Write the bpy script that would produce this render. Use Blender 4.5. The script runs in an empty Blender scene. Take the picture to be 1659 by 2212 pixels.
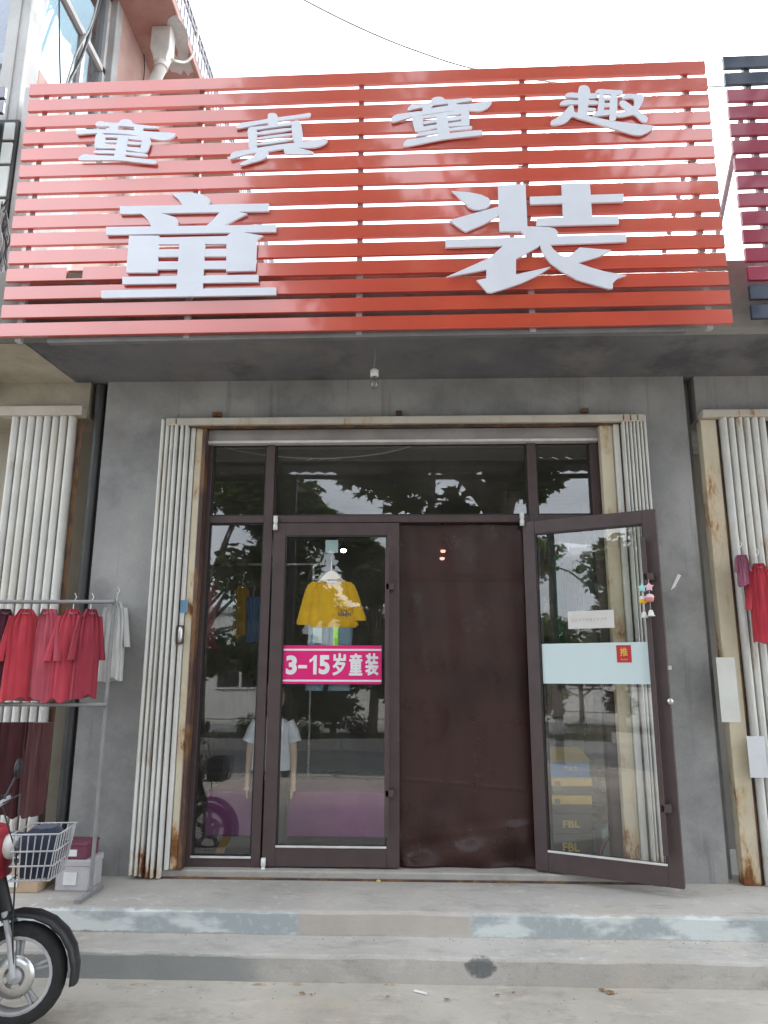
import bpy, bmesh, math, random
from mathutils import Vector, Matrix
from math import sin, cos, pi, radians, sqrt

random.seed(7)
S = bpy.context.scene
COL = S.collection

# ------------------------------------------------------------------ camera
IW, IH, FOC = 1659.0, 2212.0, 1597.0          # the photograph's pixel frame used for measuring
YAW, PITCH, ROLL = radians(2.0), radians(12.6), radians(0.2)
CAM = Vector((0.0, -5.0, 1.456))
_f = Vector((-sin(YAW) * cos(PITCH), cos(YAW) * cos(PITCH), sin(PITCH)))
_r = Vector((cos(YAW), sin(YAW), 0.0))
_u = _r.cross(_f)
R_ = cos(ROLL) * _r + sin(ROLL) * _u
U_ = -sin(ROLL) * _r + cos(ROLL) * _u
cd = bpy.data.cameras.new('camera')
cam = bpy.data.objects.new('camera', cd)
COL.objects.link(cam)
cd.sensor_fit = 'VERTICAL'
cd.sensor_height = 36.0
cd.lens = FOC / IH * 36.0
cd.clip_start = 0.02
cd.clip_end = 600.0
cam.matrix_world = Matrix.Translation(CAM) @ Matrix((R_, U_, -_f)).transposed().to_4x4()
S.camera = cam

# ------------------------------------------------------------------ sky, sun, exposure
SUN_EL, SUN_AZ = radians(52), radians(25)      # high, veiled, behind the shop and to the right
w = bpy.data.worlds.new('World')
S.world = w
w.use_nodes = True
nt = w.node_tree
nt.nodes.clear()
sky = nt.nodes.new('ShaderNodeTexSky')
sky.sky_type = 'NISHITA'
sky.sun_disc = False
sky.sun_elevation = SUN_EL
sky.sun_rotation = SUN_AZ
sky.air_density = 1.0
sky.dust_density = 3.5
sky.ozone_density = 1.0
hsv = nt.nodes.new('ShaderNodeHueSaturation')
hsv.inputs['Saturation'].default_value = 0.42
nt.links.new(sky.outputs[0], hsv.inputs['Color'])
tc = nt.nodes.new('ShaderNodeTexCoord')
mp = nt.nodes.new('ShaderNodeMapping')
mp.inputs['Scale'].default_value = (1.6, 1.6, 4.0)
nz = nt.nodes.new('ShaderNodeTexNoise')
nz.inputs['Scale'].default_value = 1.8
nz.inputs['Detail'].default_value = 7
nt.links.new(tc.outputs['Generated'], mp.inputs[0])
nt.links.new(mp.outputs[0], nz.inputs['Vector'])
rp = nt.nodes.new('ShaderNodeMapRange')
rp.inputs[1].default_value = 0.28
rp.inputs[2].default_value = 0.56
nt.links.new(nz.outputs[0], rp.inputs[0])
mx = nt.nodes.new('ShaderNodeMix')
mx.data_type = 'RGBA'
mx.inputs['B'].default_value = (7.8, 8.4, 9.2, 1)   # thin even cloud veil
nt.links.new(rp.outputs[0], mx.inputs['Factor'])
nt.links.new(hsv.outputs[0], mx.inputs['A'])
bg = nt.nodes.new('ShaderNodeBackground')
bg.inputs['Strength'].default_value = 0.13
nt.links.new(mx.outputs['Result'], bg.inputs['Color'])
wo = nt.nodes.new('ShaderNodeOutputWorld')
nt.links.new(bg.outputs[0], wo.inputs['Surface'])

sl = bpy.data.lights.new('sun', 'SUN')
sl.energy = 1.5
sl.angle = radians(14)
sl.color = (1.0, 0.96, 0.9)
so = bpy.data.objects.new('sun', sl)
COL.objects.link(so)
# sun stands towards +Y (behind the shop); light travels to -Y and down
sd = Vector((sin(SUN_AZ) * cos(SUN_EL), cos(SUN_AZ) * cos(SUN_EL), sin(SUN_EL)))
so.rotation_euler = sd.to_track_quat('Z', 'Y').to_euler()

S.view_settings.view_transform = 'Standard'
S.view_settings.look = 'None'
S.view_settings.exposure = 1.64
S.view_settings.gamma = 1.0
S.view_settings.use_curve_mapping = False
S.render.engine = 'CYCLES'
S.cycles.max_bounces = 10
S.cycles.diffuse_bounces = 5
S.cycles.glossy_bounces = 5
S.cycles.transparent_max_bounces = 24
S.cycles.caustics_reflective = False
S.cycles.caustics_refractive = False
S.cycles.use_denoising = True

# ------------------------------------------------------------------ measuring helpers
def ray(px, py):
    return R_ * ((px - IW / 2) / FOC) - U_ * ((py - IH / 2) / FOC) + _f
def pY(px, py, Y):
    d = ray(px, py); return CAM + d * ((Y - CAM.y) / d.y)
def pX(px, py, X):
    d = ray(px, py); return CAM + d * ((X - CAM.x) / d.x)
def pZ(px, py, Z):
    d = ray(px, py); return CAM + d * ((Z - CAM.z) / d.z)
V = Vector

# ------------------------------------------------------------------ mesh helpers
class MB:
    def __init__(self): self.v = []; self.f = []; self.s = []
    def add(self, vs, fs, smooth=False):
        b = len(self.v); self.v += [tuple(p) for p in vs]
        self.f += [tuple(b + i for i in f) for f in fs]; self.s += [smooth] * len(fs)
        return self
    def box(self, a, b, m=None):
        x0, y0, z0 = [min(a[i], b[i]) for i in range(3)]; x1, y1, z1 = [max(a[i], b[i]) for i in range(3)]
        vs = [V(p) for p in ((x0,y0,z0),(x1,y0,z0),(x1,y1,z0),(x0,y1,z0),(x0,y0,z1),(x1,y0,z1),(x1,y1,z1),(x0,y1,z1))]
        if m is not None: vs = [m @ p for p in vs]
        return self.add(vs, [(0,3,2,1),(4,5,6,7),(0,1,5,4),(1,2,6,5),(2,3,7,6),(3,0,4,7)])
    def prism(self, pts, thick):
        """pts: planar 3D polygon; thick: vector to the other side"""
        n = len(pts); t = V(thick)
        vs = [V(p) for p in pts] + [V(p) + t for p in pts]
        fs = [tuple(range(n)), tuple(range(2*n-1, n-1, -1))] + [(i, (i+1) % n, n + (i+1) % n, n + i) for i in range(n)]
        return self.add(vs, fs)
    def tube(self, pts, r, n=8, cap=True, squash=None):
        pts = [V(p) for p in pts]; k = len(pts)
        rs = r if isinstance(r, (list, tuple)) else [r] * k
        vs = []; up = None
        for i, p in enumerate(pts):
            t = (pts[min(i+1, k-1)] - pts[max(i-1, 0)]).normalized()
            if up is None:
                up = V((0,0,1)) if abs(t.z) < .9 else V((0,1,0))
            a = t.cross(up)
            if a.length < 1e-5: a = t.cross(V((1,0,0)))
            a.normalize(); b = a.cross(t).normalized(); up = b
            for j in range(n):
                an = 2*pi*j/n
                vs.append(p + (a*cos(an) + b*sin(an) * (squash or 1)) * rs[i])
        fs = [(i*n+j, i*n+(j+1) % n, (i+1)*n+(j+1) % n, (i+1)*n+j) for i in range(k-1) for j in range(n)]
        self.add(vs, fs, True)
        if cap:
            self.add(vs[:n], [tuple(range(n-1,-1,-1))]); self.add(vs[-n:], [tuple(range(n))])
        return self
    def rings(self, rings, cap=True, smooth=True):
        n = len(rings[0]); k = len(rings)
        vs = [p for r in rings for p in r]
        fs = [(i*n+j, i*n+(j+1) % n, (i+1)*n+(j+1) % n, (i+1)*n+j) for i in range(k-1) for j in range(n)]
        self.add(vs, fs, smooth)
        if cap:
            self.add(rings[0], [tuple(range(n-1,-1,-1))], smooth); self.add(rings[-1], [tuple(range(n))], smooth)
        return self
    def lathe(self, prof, c, n=20, axis='z', cap=True):
        rg = []
        for r, h in prof:
            ring = []
            for j in range(n):
                a = 2*pi*j/n
                if axis == 'z': ring.append(V(c) + V((r*cos(a), r*sin(a), h)))
                elif axis == 'y': ring.append(V(c) + V((r*cos(a), h, r*sin(a))))
                else: ring.append(V(c) + V((h, r*cos(a), r*sin(a))))
            rg.append(ring)
        return self.rings(rg, cap)
    def grid(self, fn, nu, nv, smooth=True):
        vs = [fn(i/nu, j/nv) for j in range(nv+1) for i in range(nu+1)]
        fs = [(j*(nu+1)+i, j*(nu+1)+i+1, (j+1)*(nu+1)+i+1, (j+1)*(nu+1)+i) for j in range(nv) for i in range(nu)]
        return self.add(vs, fs, smooth)
    def mesh(self, name, mat=None, fix=True):
        me = bpy.data.meshes.new(name)
        me.from_pydata(self.v, [], self.f)
        me.polygons.foreach_set('use_smooth', self.s)
        if fix:
            bm = bmesh.new(); bm.from_mesh(me)
            bmesh.ops.recalc_face_normals(bm, faces=bm.faces)
            bm.to_mesh(me); bm.free()
        if mat: me.materials.append(mat)
        me.update()
        return me
    def build(self, name, mat, parent=None, bevel=0, fix=True, seg=2):
        o = link(name, self.mesh(name, mat, fix), parent)
        if bevel:
            md = o.modifiers.new('bevel', 'BEVEL'); md.width = bevel; md.segments = seg; md.limit_method = 'ANGLE'; md.angle_limit = radians(40)
            md.harden_normals = False
        return o
def link(name, data, parent=None):
    o = bpy.data.objects.new(name, data); COL.objects.link(o)
    if parent is not None: o.parent = parent
    return o
def tag(o, label, cat, group=None):
    o['label'] = label; o['category'] = cat
    if group: o['group'] = group
    return o
def thing(name, label, cat, loc=(0,0,0), rz=0, group=None):
    o = link(name, None); o.location = loc; o.rotation_euler = (0,0,rz); o.empty_display_size = .1
    return tag(o, label, cat, group)
def struct(o): o['kind'] = 'structure'; return o
def boxo(name, a, b, mat, parent=None, bevel=0): return MB().box(a, b).build(name, mat, parent, bevel)
def copy_tree(o, parent=None):
    c = o.copy(); COL.objects.link(c); c.parent = parent
    for ch in list(o.children): copy_tree(ch, c)
    return c
def local(o, org):
    """a mesh built in world coordinates is re-based on org (the thing's base)"""
    o.data.transform(Matrix.Translation(-V(org))); o.location = org; return o
def chaikin(p, k=1):
    for _ in range(k):
        q = []
        for i in range(len(p)):
            a, b = p[i], p[(i+1) % len(p)]
            q += [(a[0]*.75+b[0]*.25, a[1]*.75+b[1]*.25), (a[0]*.25+b[0]*.75, a[1]*.25+b[1]*.75)]
        p = q
    return p
def wob(x, y, z=0, s=0):
    return (sin(x*1.7+s*1.3+y*.6)+sin(y*2.3+s*2.1-z*.8)+sin(z*1.9+x*.9+s*.7))/3
TEXTN = [0]
def textmesh(body, size, offset=0.0, shear=0.0):
    TEXTN[0] += 1
    c = bpy.data.curves.new('lettering%d' % TEXTN[0], 'FONT')
    c.body = body; c.size = size; c.offset = offset; c.shear = shear; c.align_x = 'CENTER'; c.align_y = 'CENTER'; c.resolution_u = 4
    o = bpy.data.objects.new('lettering', c); COL.objects.link(o)
    bpy.context.view_layer.update()
    dg = bpy.context.evaluated_depsgraph_get()
    me = bpy.data.meshes.new_from_object(o.evaluated_get(dg))
    bpy.data.objects.remove(o); bpy.data.curves.remove(c)
    xs = [v.co.x for v in me.vertices]; ys = [v.co.y for v in me.vertices]
    if xs:
        me.transform(Matrix.Translation((-(min(xs)+max(xs))/2, -(min(ys)+max(ys))/2, 0)))
    return me

# ------------------------------------------------------------------ materials
MATS = {}
def srgb(r, g, b):
    f = lambda c: c/12.92 if c <= .04045 else ((c+.055)/1.055)**2.4
    return (f(r), f(g), f(b), 1)
class NT:
    """small node-building helper around one Principled material"""
    def __init__(self, name):
        self.m = bpy.data.materials.new(name); MATS[name] = self.m
        self.m.use_nodes = True; self.t = self.m.node_tree; self.b = self.t.nodes['Principled BSDF']
        g = self.t.nodes.new('ShaderNodeNewGeometry'); self.pos = g.outputs['Position']; self.g = g
    def n(self, t): return self.t.nodes.new(t)
    def l(self, a, b): self.t.links.new(a, b)
    def mapped(self, sc, loc=(0,0,0)):
        m = self.n('ShaderNodeMapping'); m.inputs['Scale'].default_value = sc; m.inputs['Location'].default_value = loc
        self.l(self.pos, m.inputs[0]); return m.outputs[0]
    def noise(self, scale, detail=5, rough=.55, stretch=(1,1,1), loc=(0,0,0), dist=0):
        n = self.n('ShaderNodeTexNoise'); n.inputs['Scale'].default_value = scale; n.inputs['Detail'].default_value = detail
        n.inputs['Roughness'].default_value = rough; n.inputs['Distortion'].default_value = dist
        self.l(self.mapped(stretch, loc), n.inputs['Vector']); return n.outputs[0]
    def rng(self, s, a, b, c=0., d=1.):
        m = self.n('ShaderNodeMapRange'); m.interpolation_type = 'SMOOTHSTEP'
        for i, v in enumerate((a, b, c, d)): m.inputs[1+i].default_value = v
        self.l(s, m.inputs[0]); return m.outputs[0]
    def mul(self, a, b, op='MULTIPLY'):
        m = self.n('ShaderNodeMath'); m.operation = op
        for i, v in enumerate((a, b)):
            if isinstance(v, (int, float)): m.inputs[i].default_value = v
            else: self.l(v, m.inputs[i])
        return m.outputs[0]
    def axis(self, i):
        s = self.n('ShaderNodeSeparateXYZ'); self.l(self.pos, s.inputs[0]); return s.outputs[i]
    def mix(self, f, a, b, blend='MIX'):
        m = self.n('ShaderNodeMix'); m.data_type = 'RGBA'; m.blend_type = blend
        for k, v in (('Factor', f), ('A', a), ('B', b)):
            if isinstance(v, (int, float)): m.inputs[k].default_value = v
            elif isinstance(v, tuple): m.inputs[k].default_value = v if len(v) == 4 else v + (1,)
            else: self.l(v, m.inputs[k])
        return m.outputs['Result']
    def color(self, c):
        if isinstance(c, tuple): self.b.inputs['Base Color'].default_value = c if len(c) == 4 else c + (1,)
        else: self.l(c, self.b.inputs['Base Color'])
    def set(self, **k):
        names = dict(rough='Roughness', metal='Metallic', spec='Specular IOR Level', coat='Coat Weight', coatr='Coat Roughness', emit='Emission Strength', alpha='Alpha', trans='Transmission Weight', sheen='Sheen Weight')
        for a, v in k.items():
            if isinstance(v, (int, float)): self.b.inputs[names[a]].default_value = v
            else: self.l(v, self.b.inputs[names[a]])
        return self
    def bump(self, h, strength=.3, dist=.01):
        b = self.n('ShaderNodeBump'); b.inputs['Strength'].default_value = strength; b.inputs['Distance'].default_value = dist
        self.l(h, b.inputs['Height']); self.l(b.outputs[0], self.b.inputs['Normal']); return self
def plain(name, c, rough=.5, var=.12, scale=6, bump=0, bscale=60, metal=0, coat=0, spec=.5, grain=.06, stretch=(1,1,1), sheen=0, rvar=.12):
    k = NT(name); c = tuple(c[:3])
    dark = tuple(x*(1-var) for x in c); lite = tuple(min(1, x*(1+var)) for x in c)
    col = k.mix(k.rng(k.noise(scale, 6, stretch=stretch), .3, .7), dark, lite)
    if grain:
        col = k.mix(grain, col, k.mix(k.noise(bscale*2, 2), (0,0,0), (1,1,1)), 'OVERLAY')
    k.color(col); k.set(metal=metal, coat=coat, spec=spec, sheen=sheen)
    k.set(rough=k.rng(k.noise(scale*2.3, 4), .25, .75, max(.02, rough-rvar*.6), min(1, rough+rvar)))
    if bump: k.bump(k.noise(bscale, 4), bump, .004)
    return k.m
def m_plaster(name, a, b, stain=.5, streak=.5, warm=(.30,.27,.24)):
    k = NT(name)
    c = k.mix(k.rng(k.noise(1.1, 8, .62), .34, .66), a, b)
    c = k.mix(k.mul(k.rng(k.noise(2.3, 7, .65, loc=(3,1,7)), .47, .68), stain*.8), c, tuple(x*.55 for x in a), 'MIX')
    c = k.mix(k.mul(k.rng(k.noise(1.6, 6, .6, loc=(9,4,1)), .55, .75), .35), c, warm)
    st = k.rng(k.noise(3.5, 5, .6, stretch=(3.2,3.2,.22)), .56, .72)
    c = k.mix(k.mul(st, streak*.45), c, tuple(x*.5 for x in a))
    c = k.mix(.10, c, k.mix(k.noise(70, 3), (0,0,0), (1,1,1)), 'OVERLAY')
    k.color(c); k.set(rough=.92, spec=.25)
    h = k.mul(k.noise(6, 8, .6), k.mul(k.noise(80, 4), .25), 'ADD')
    k.bump(h, .35, .012); return k.m
m_wall = m_plaster('grey cement render', (.235,.235,.235), (.355,.35,.34), .5, 1.0)
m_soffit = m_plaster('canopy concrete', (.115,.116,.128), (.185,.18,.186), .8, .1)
m_fascia = m_plaster('fascia concrete', (.22,.22,.21), (.33,.32,.30), .9, .9)
m_pink = m_plaster('faded pink render', (.46,.29,.25), (.58,.40,.36), .25, .35, (.50,.38,.32))
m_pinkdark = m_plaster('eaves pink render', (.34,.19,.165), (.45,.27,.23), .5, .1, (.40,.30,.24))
m_palecol = m_plaster('pale cement pilaster', (.40,.40,.39), (.55,.55,.54), .5, .6)
m_tan = m_plaster('tan render', (.36,.32,.25), (.46,.42,.34), .5, .4)
m_room = m_plaster('shop interior wall', (.22,.21,.19), (.30,.28,.25), .2, .1)

def m_ground(name, a, b, crack=True):
    k = NT(name)
    c = k.mix(k.rng(k.noise(.8, 9, .62), .3, .7), a, b)
    c = k.mix(k.mul(k.rng(k.noise(2.6, 8, .66, loc=(5,2,0)), .52, .74), .55), c, tuple(x*.62 for x in a))
    c = k.mix(k.mul(k.rng(k.noise(1.3, 6, .6, loc=(1,8,3)), .52, .75), .5), c, (b[0]*1.08, b[1]*.98, b[2]*.86))
    c = k.mix(k.mul(k.rng(k.noise(46, 3, .7), .62, .74), .3), c, tuple(x*.45 for x in a))
    c = k.mix(k.mul(k.rng(k.noise(9, 8, .7, stretch=(.6,1,1.6), loc=(7,3,2)), .52, .66), .4), c, tuple(x*.72 for x in a))
    c = k.mix(k.mul(k.rng(k.noise(6, 8, .7, stretch=(.6,1,1.4), loc=(2,9,5)), .54, .68), .45), c, tuple(min(.7, x*1.18) for x in b))
    if crack:
        v = k.n('ShaderNodeTexVoronoi'); v.feature = 'DISTANCE_TO_EDGE'; v.inputs['Scale'].default_value = .55
        ad = k.n('ShaderNodeVectorMath'); ad.operation = 'ADD'
        nz2 = k.n('ShaderNodeTexNoise'); nz2.inputs['Scale'].default_value = 3; nz2.inputs['Detail'].default_value = 6
        k.l(k.pos, nz2.inputs['Vector']); k.l(k.pos, ad.inputs[0])
        sc = k.n('ShaderNodeVectorMath'); sc.operation = 'SCALE'; sc.inputs['Scale'].default_value = .45
        k.l(nz2.outputs['Color'], sc.inputs[0]); k.l(sc.outputs[0], ad.inputs[1]); k.l(ad.outputs[0], v.inputs['Vector'])
        cr = k.rng(v.outputs['Distance'], .0, .006, 1, 0)
        c = k.mix(k.mul(cr, .5), c, tuple(x*.4 for x in a))
    c = k.mix(.12, c, k.mix(k.noise(120, 2), (0,0,0), (1,1,1)), 'OVERLAY')
    k.color(c); k.set(rough=.9, spec=.3)
    k.bump(k.mul(k.noise(9, 8, .65), k.mul(k.noise(110, 3), .3), 'ADD'), .4, .01); return k.m
def m_steps_():
    """worn concrete with old cement patches, a darker worn riser and a damp spot, each with ragged soft edges"""
    m_ = m_ground('worn step concrete', (.35,.33,.30), (.50,.47,.43), False)
    k = NT.__new__(NT); k.m = m_; k.t = m_.node_tree; k.b = k.t.nodes['Principled BSDF']
    k.pos = [n for n in k.t.nodes if n.type == 'NEW_GEOMETRY'][0].outputs['Position']
    c = k.b.inputs['Base Color'].links[0].from_socket
    wx = k.mul(k.axis(0), k.mul(k.mul(k.noise(7, 5, .6), .5, 'SUBTRACT'), .16), 'ADD')
    wz = k.mul(k.axis(2), k.mul(k.mul(k.noise(16, 4, .6, loc=(4,4,4)), .5, 'SUBTRACT'), .035), 'ADD')
    def reg(x0, x1, z0, z1, ex=.012, ez=.004):
        a = k.mul(k.rng(wx, x0-ex, x0+ex), k.rng(wx, x1-ex, x1+ex, 1, 0))
        return k.mul(a, k.mul(k.rng(wz, z0-ez, z0+ez), k.rng(wz, z1-ez, z1+ez, 1, 0)))
    blot = k.rng(k.noise(3.2, 4, .5, stretch=(1,1,2.6), loc=(1.7,0,.4)), .44, .56)
    pc_ = k.mix(blot, (.60,.63,.615), (.36,.395,.40)); pc_ = k.mix(k.mul(k.rng(k.noise(30, 4), .5, .7), .35), pc_, (.62,.63,.60))
    xa, xb = pY(645,1990,-.705).x, pY(1014,1990,-.705).x
    c = k.mix(reg(-9, xa, .128, .232), c, pc_); c = k.mix(reg(xb, 9, .126, .232), c, pc_)
    tone = k.mix(k.noise(4, 6), (.40,.345,.30), (.50,.45,.41)); c = k.mix(k.mul(reg(xa+.01, xb-.01, .13, .236, .03), .75), c, tone)
    xd = pY(560,2100,-.99).x
    dk = k.mix(k.noise(5, 6, .6), (.20,.21,.205), (.29,.295,.285))
    c = k.mix(k.mul(reg(-9, xd, -.01, .112, .16), .9), c, dk)
    q = pY(1038,2091,-.99)
    sx = k.mul(k.mul(k.axis(0), q.x, 'SUBTRACT'), 1/.080); sz = k.mul(k.mul(k.axis(2), q.z, 'SUBTRACT'), 1/.052)
    rr = k.mul(k.mul(k.mul(sx, sx), k.mul(sz, sz), 'ADD'), k.mul(k.mul(k.noise(26, 5, .65), .5, 'SUBTRACT'), 1.6), 'ADD')
    c = k.mix(k.mul(k.mul(k.rng(rr, .55, 1.05, 1, 0), k.rng(k.axis(1), -.96, -.955, 1, 0)), .85), c, k.mix(k.noise(60, 3), (.05,.055,.055), (.16,.17,.17)))
    k.l(c, k.b.inputs['Base Color']); return m_
m_step = m_steps_()
m_pave = m_ground('dusty pavement concrete', (.34,.31,.265), (.49,.45,.39), False)
m_road = m_ground('grey asphalt road', (.16,.16,.16), (.23,.23,.22), False)
m_kerb = m_ground('kerb concrete', (.34,.33,.31), (.46,.45,.42), False)
m_riserdark = m_ground('dark worn riser', (.16,.175,.175), (.24,.25,.245), False)
def m_patch_():
    k = NT('pale cement patching')
    c = k.mix(k.rng(k.noise(3.4, 4, .5, stretch=(1,1,2.2)), .45, .6), (.52,.55,.54), (.30,.33,.34))
    c = k.mix(k.mul(k.rng(k.noise(11, 6, .6), .5, .7), .4), c, (.50,.53,.52))
    k.color(c); k.set(rough=.85, spec=.3); k.bump(k.noise(20, 6), .3, .006); return k.m
m_patch = m_patch_()
m_soot = plain('dark damp stain', (.12,.13,.13), .95, .45, 14, .2, 60)

def m_rusty(name, base, rust=.5, zlo=None, edge=(.26,.10,.035), lo=.57, hi=.66):
    k = NT(name)
    c = k.mix(k.rng(k.noise(5, 5), .35, .7), tuple(x*.88 for x in base), base)
    c = k.mix(k.mul(k.rng(k.noise(3, 5, .6, stretch=(2,2,.25)), .52, .78), .35), c, (base[0]*.86, base[1]*.74, base[2]*.55))
    nn = k.noise(5.5, 8, .68, stretch=(1.3,1.3,.5), loc=(2,5,1))
    if zlo is not None:
        nn = k.mul(nn, k.rng(k.axis(2), zlo, zlo+.42, .20, 0), 'ADD')
    halo = k.rng(nn, lo-.06, hi, 0, 1)
    c = k.mix(k.mul(halo, rust), c, (.42,.22,.07))
    core = k.rng(nn, lo+.03, hi+.02, 0, 1)
    c = k.mix(k.mul(core, min(1, rust*1.6)), c, k.mix(k.noise(40, 4), edge, tuple(x*.45 for x in edge)))
    k.color(c); k.set(rough=k.rng(core, 0, 1, .48, .95), spec=.4)
    k.bump(k.mul(core, k.noise(50, 4)), .5, .004); return k.m
m_shut = m_rusty('cream shutter paint', (.70,.695,.66), .6, .26, lo=.66, hi=.73)
m_jamb = m_rusty('yellowed jamb paint', (.62,.55,.41), .75, .3, lo=.555, hi=.66)
m_rust = m_rusty('rusted steel edge', (.085,.048,.042), .6, None, (.12,.05,.03), .5, .66)
m_track = m_rusty('cream track paint', (.54,.50,.43), .5, None, lo=.6, hi=.7)

m_alu = plain('brown coated aluminium', (.072,.048,.048), .42, .10, 9, .08, 300, 0, 0, .45, .05)
m_aludark = plain('dark brown gasket', (.02,.016,.016), .5, .1)
m_trim = plain('white aluminium trim', (.62,.60,.58), .4, .1, 10)
m_steel = plain('brushed steel', (.62,.62,.61), .3, .1, 10, metal=1)
m_zinc = plain('galvanised tube', (.42,.42,.43), .5, .15, 12, .1, 60)
def m_slat(name, c, ro=.2, sp=1.0, ct=1.0):
    k = NT(name)
    col = k.mix(k.rng(k.noise(2.2, 6), .35, .7), tuple(x*.93 for x in c), tuple(min(1, x*1.05) for x in c))
    k.color(col); k.set(rough=ro+.08, spec=sp, coat=ct, coatr=.06)
    k.b.inputs['Coat IOR'].default_value = 1.65
    k.bump(k.noise(1.6, 3, stretch=(1,1,4)), .04, .02); return k.m
m_red = m_slat('orange red enamel', (.56,.068,.036))
m_crimson = m_slat('crimson enamel', (.27,.013,.045), .3, .5, .35)
m_navy = m_slat('navy enamel', (.013,.022,.05), .3, .4, .3)
m_purple = m_slat('dark purple enamel', (.07,.05,.085))
m_letter = plain('white acrylic letter', (.68,.70,.77), .35, .03, 3, spec=.5, grain=.03)
m_letterside = m_letter
m_black = plain('black plastic', (.018,.018,.02), .45, .2)
m_cable = plain('black cable', (.022,.022,.024), .6, .2)
m_cablegrey = plain('grey cable', (.28,.28,.26), .6, .2)
m_white = plain('white plastic', (.72,.72,.70), .4, .08)
m_pvc = plain('weathered pvc', (.60,.58,.53), .55, .14, 5)
m_bluesky = plain('pale blue wall panel', (.38,.42,.50), .25, .06, 1.5)
m_panelpale = plain('pale green panel', (.60,.66,.63), .35, .12, 4)
m_darkframe = plain('dark green frame', (.035,.045,.043), .5, .3)

def m_glass(name, f0=.078, tint=(.985,.99,.985), dirt=.008):
    m = bpy.data.materials.new(name); m.use_nodes = True; t = m.node_tree; t.nodes.clear()
    lw = t.nodes.new('ShaderNodeLayerWeight'); lw.inputs[0].default_value = .5
    p = t.nodes.new('ShaderNodeMath'); p.operation = 'POWER'; p.inputs[1].default_value = 4.5
    t.links.new(lw.outputs['Facing'], p.inputs[0])
    ma = t.nodes.new('ShaderNodeMath'); ma.operation = 'MULTIPLY_ADD'; ma.inputs[1].default_value = 1-f0; ma.inputs[2].default_value = f0
    t.links.new(p.outputs[0], ma.inputs[0])
    tr = t.nodes.new('ShaderNodeBsdfTransparent'); tr.inputs[0].default_value = tint + (1,)
    gl = t.nodes.new('ShaderNodeBsdfGlossy'); gl.inputs['Roughness'].default_value = 0.012
    geo = t.nodes.new('ShaderNodeNewGeometry')
    nz = t.nodes.new('ShaderNodeTexNoise'); nz.inputs['Scale'].default_value = 1.4; nz.inputs['Detail'].default_value = 1
    t.links.new(geo.outputs['Position'], nz.inputs['Vector'])
    bp = t.nodes.new('ShaderNodeBump'); bp.inputs['Strength'].default_value = .05; bp.inputs['Distance'].default_value = .02
    t.links.new(nz.outputs[0], bp.inputs['Height']); t.links.new(bp.outputs[0], gl.inputs['Normal'])
    mx = t.nodes.new('ShaderNodeMixShader')
    t.links.new(ma.outputs[0], mx.inputs[0]); t.links.new(tr.outputs[0], mx.inputs[1]); t.links.new(gl.outputs[0], mx.inputs[2])
    # thin film of dust
    df = t.nodes.new('ShaderNodeBsdfDiffuse'); df.inputs[0].default_value = (.5,.5,.48,1)
    n2 = t.nodes.new('ShaderNodeTexNoise'); n2.inputs['Scale'].default_value = 3.5; n2.inputs['Detail'].default_value = 6
    t.links.new(geo.outputs['Position'], n2.inputs['Vector'])
    mr = t.nodes.new('ShaderNodeMapRange'); mr.inputs[1].default_value = .3; mr.inputs[2].default_value = .8; mr.inputs[3].default_value = dirt*.4; mr.inputs[4].default_value = dirt*2
    t.links.new(n2.outputs[0], mr.inputs[0])
    m2 = t.nodes.new('ShaderNodeMixShader'); t.links.new(mr.outputs[0], m2.inputs[0]); t.links.new(mx.outputs[0], m2.inputs[1]); t.links.new(df.outputs[0], m2.inputs[2])
    out = t.nodes.new('ShaderNodeOutputMaterial'); t.links.new(m2.outputs[0], out.inputs[0])
    return m
m_pane = m_glass('window glass')
m_panefar = m_glass('sky reflecting window glass', .20, (.55,.66,.70), .03)

def m_curtain_():
    k = NT('brown pvc curtain')
    wv = k.n('ShaderNodeTexWave'); wv.wave_type = 'BANDS'; wv.bands_direction = 'X'; wv.inputs['Scale'].default_value = 30; wv.inputs['Distortion'].default_value = 0
    k.l(k.pos, wv.inputs['Vector'])
    c = k.mix(wv.outputs['Fac'], (.042,.019,.017), (.074,.034,.030))
    c = k.mix(k.mul(k.rng(k.noise(2.6, 7, .65, stretch=(1,1,.7)), .42, .66), .75), c, (.030,.014,.013))
    k.color(c); k.set(rough=k.rng(k.noise(4, 5), .35, .7, .26, .5), spec=.4)
    k.bump(k.noise(7, 4, .5, stretch=(1,1,1.6)), .10, .02)
    tr = k.n('ShaderNodeBsdfTransparent'); tr.inputs[0].default_value = (.75,.5,.45,1)
    mx = k.n('ShaderNodeMixShader'); mx.inputs[0].default_value = .20
    k.l(k.b.outputs[0], mx.inputs[1]); k.l(tr.outputs[0], mx.inputs[2])
    k.l(mx.outputs[0], k.t.nodes['Material Output'].inputs[0]); return k.m
m_curtain = m_curtain_()
def m_cloth(name, c, rough=.85):
    k = NT(name); c = tuple(c[:3])
    col = k.mix(k.rng(k.noise(7, 5), .35, .7), tuple(x*.86 for x in c), c)
    col = k.mix(.08, col, k.mix(k.noise(320, 2), (0,0,0), (1,1,1)), 'OVERLAY')
    k.color(col); k.set(rough=rough, spec=.2, sheen=.15); k.bump(k.noise(360, 2), .15, .002); return k.m
def flat(name, c, rough=.45): return plain(name, c, rough, .05, 8, grain=.03)
def emitm(name, c, s):
    k = NT(name); k.color((.8,.8,.8)); k.b.inputs['Emission Color'].default_value = c + (1,); k.set(emit=s); return k.m

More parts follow.
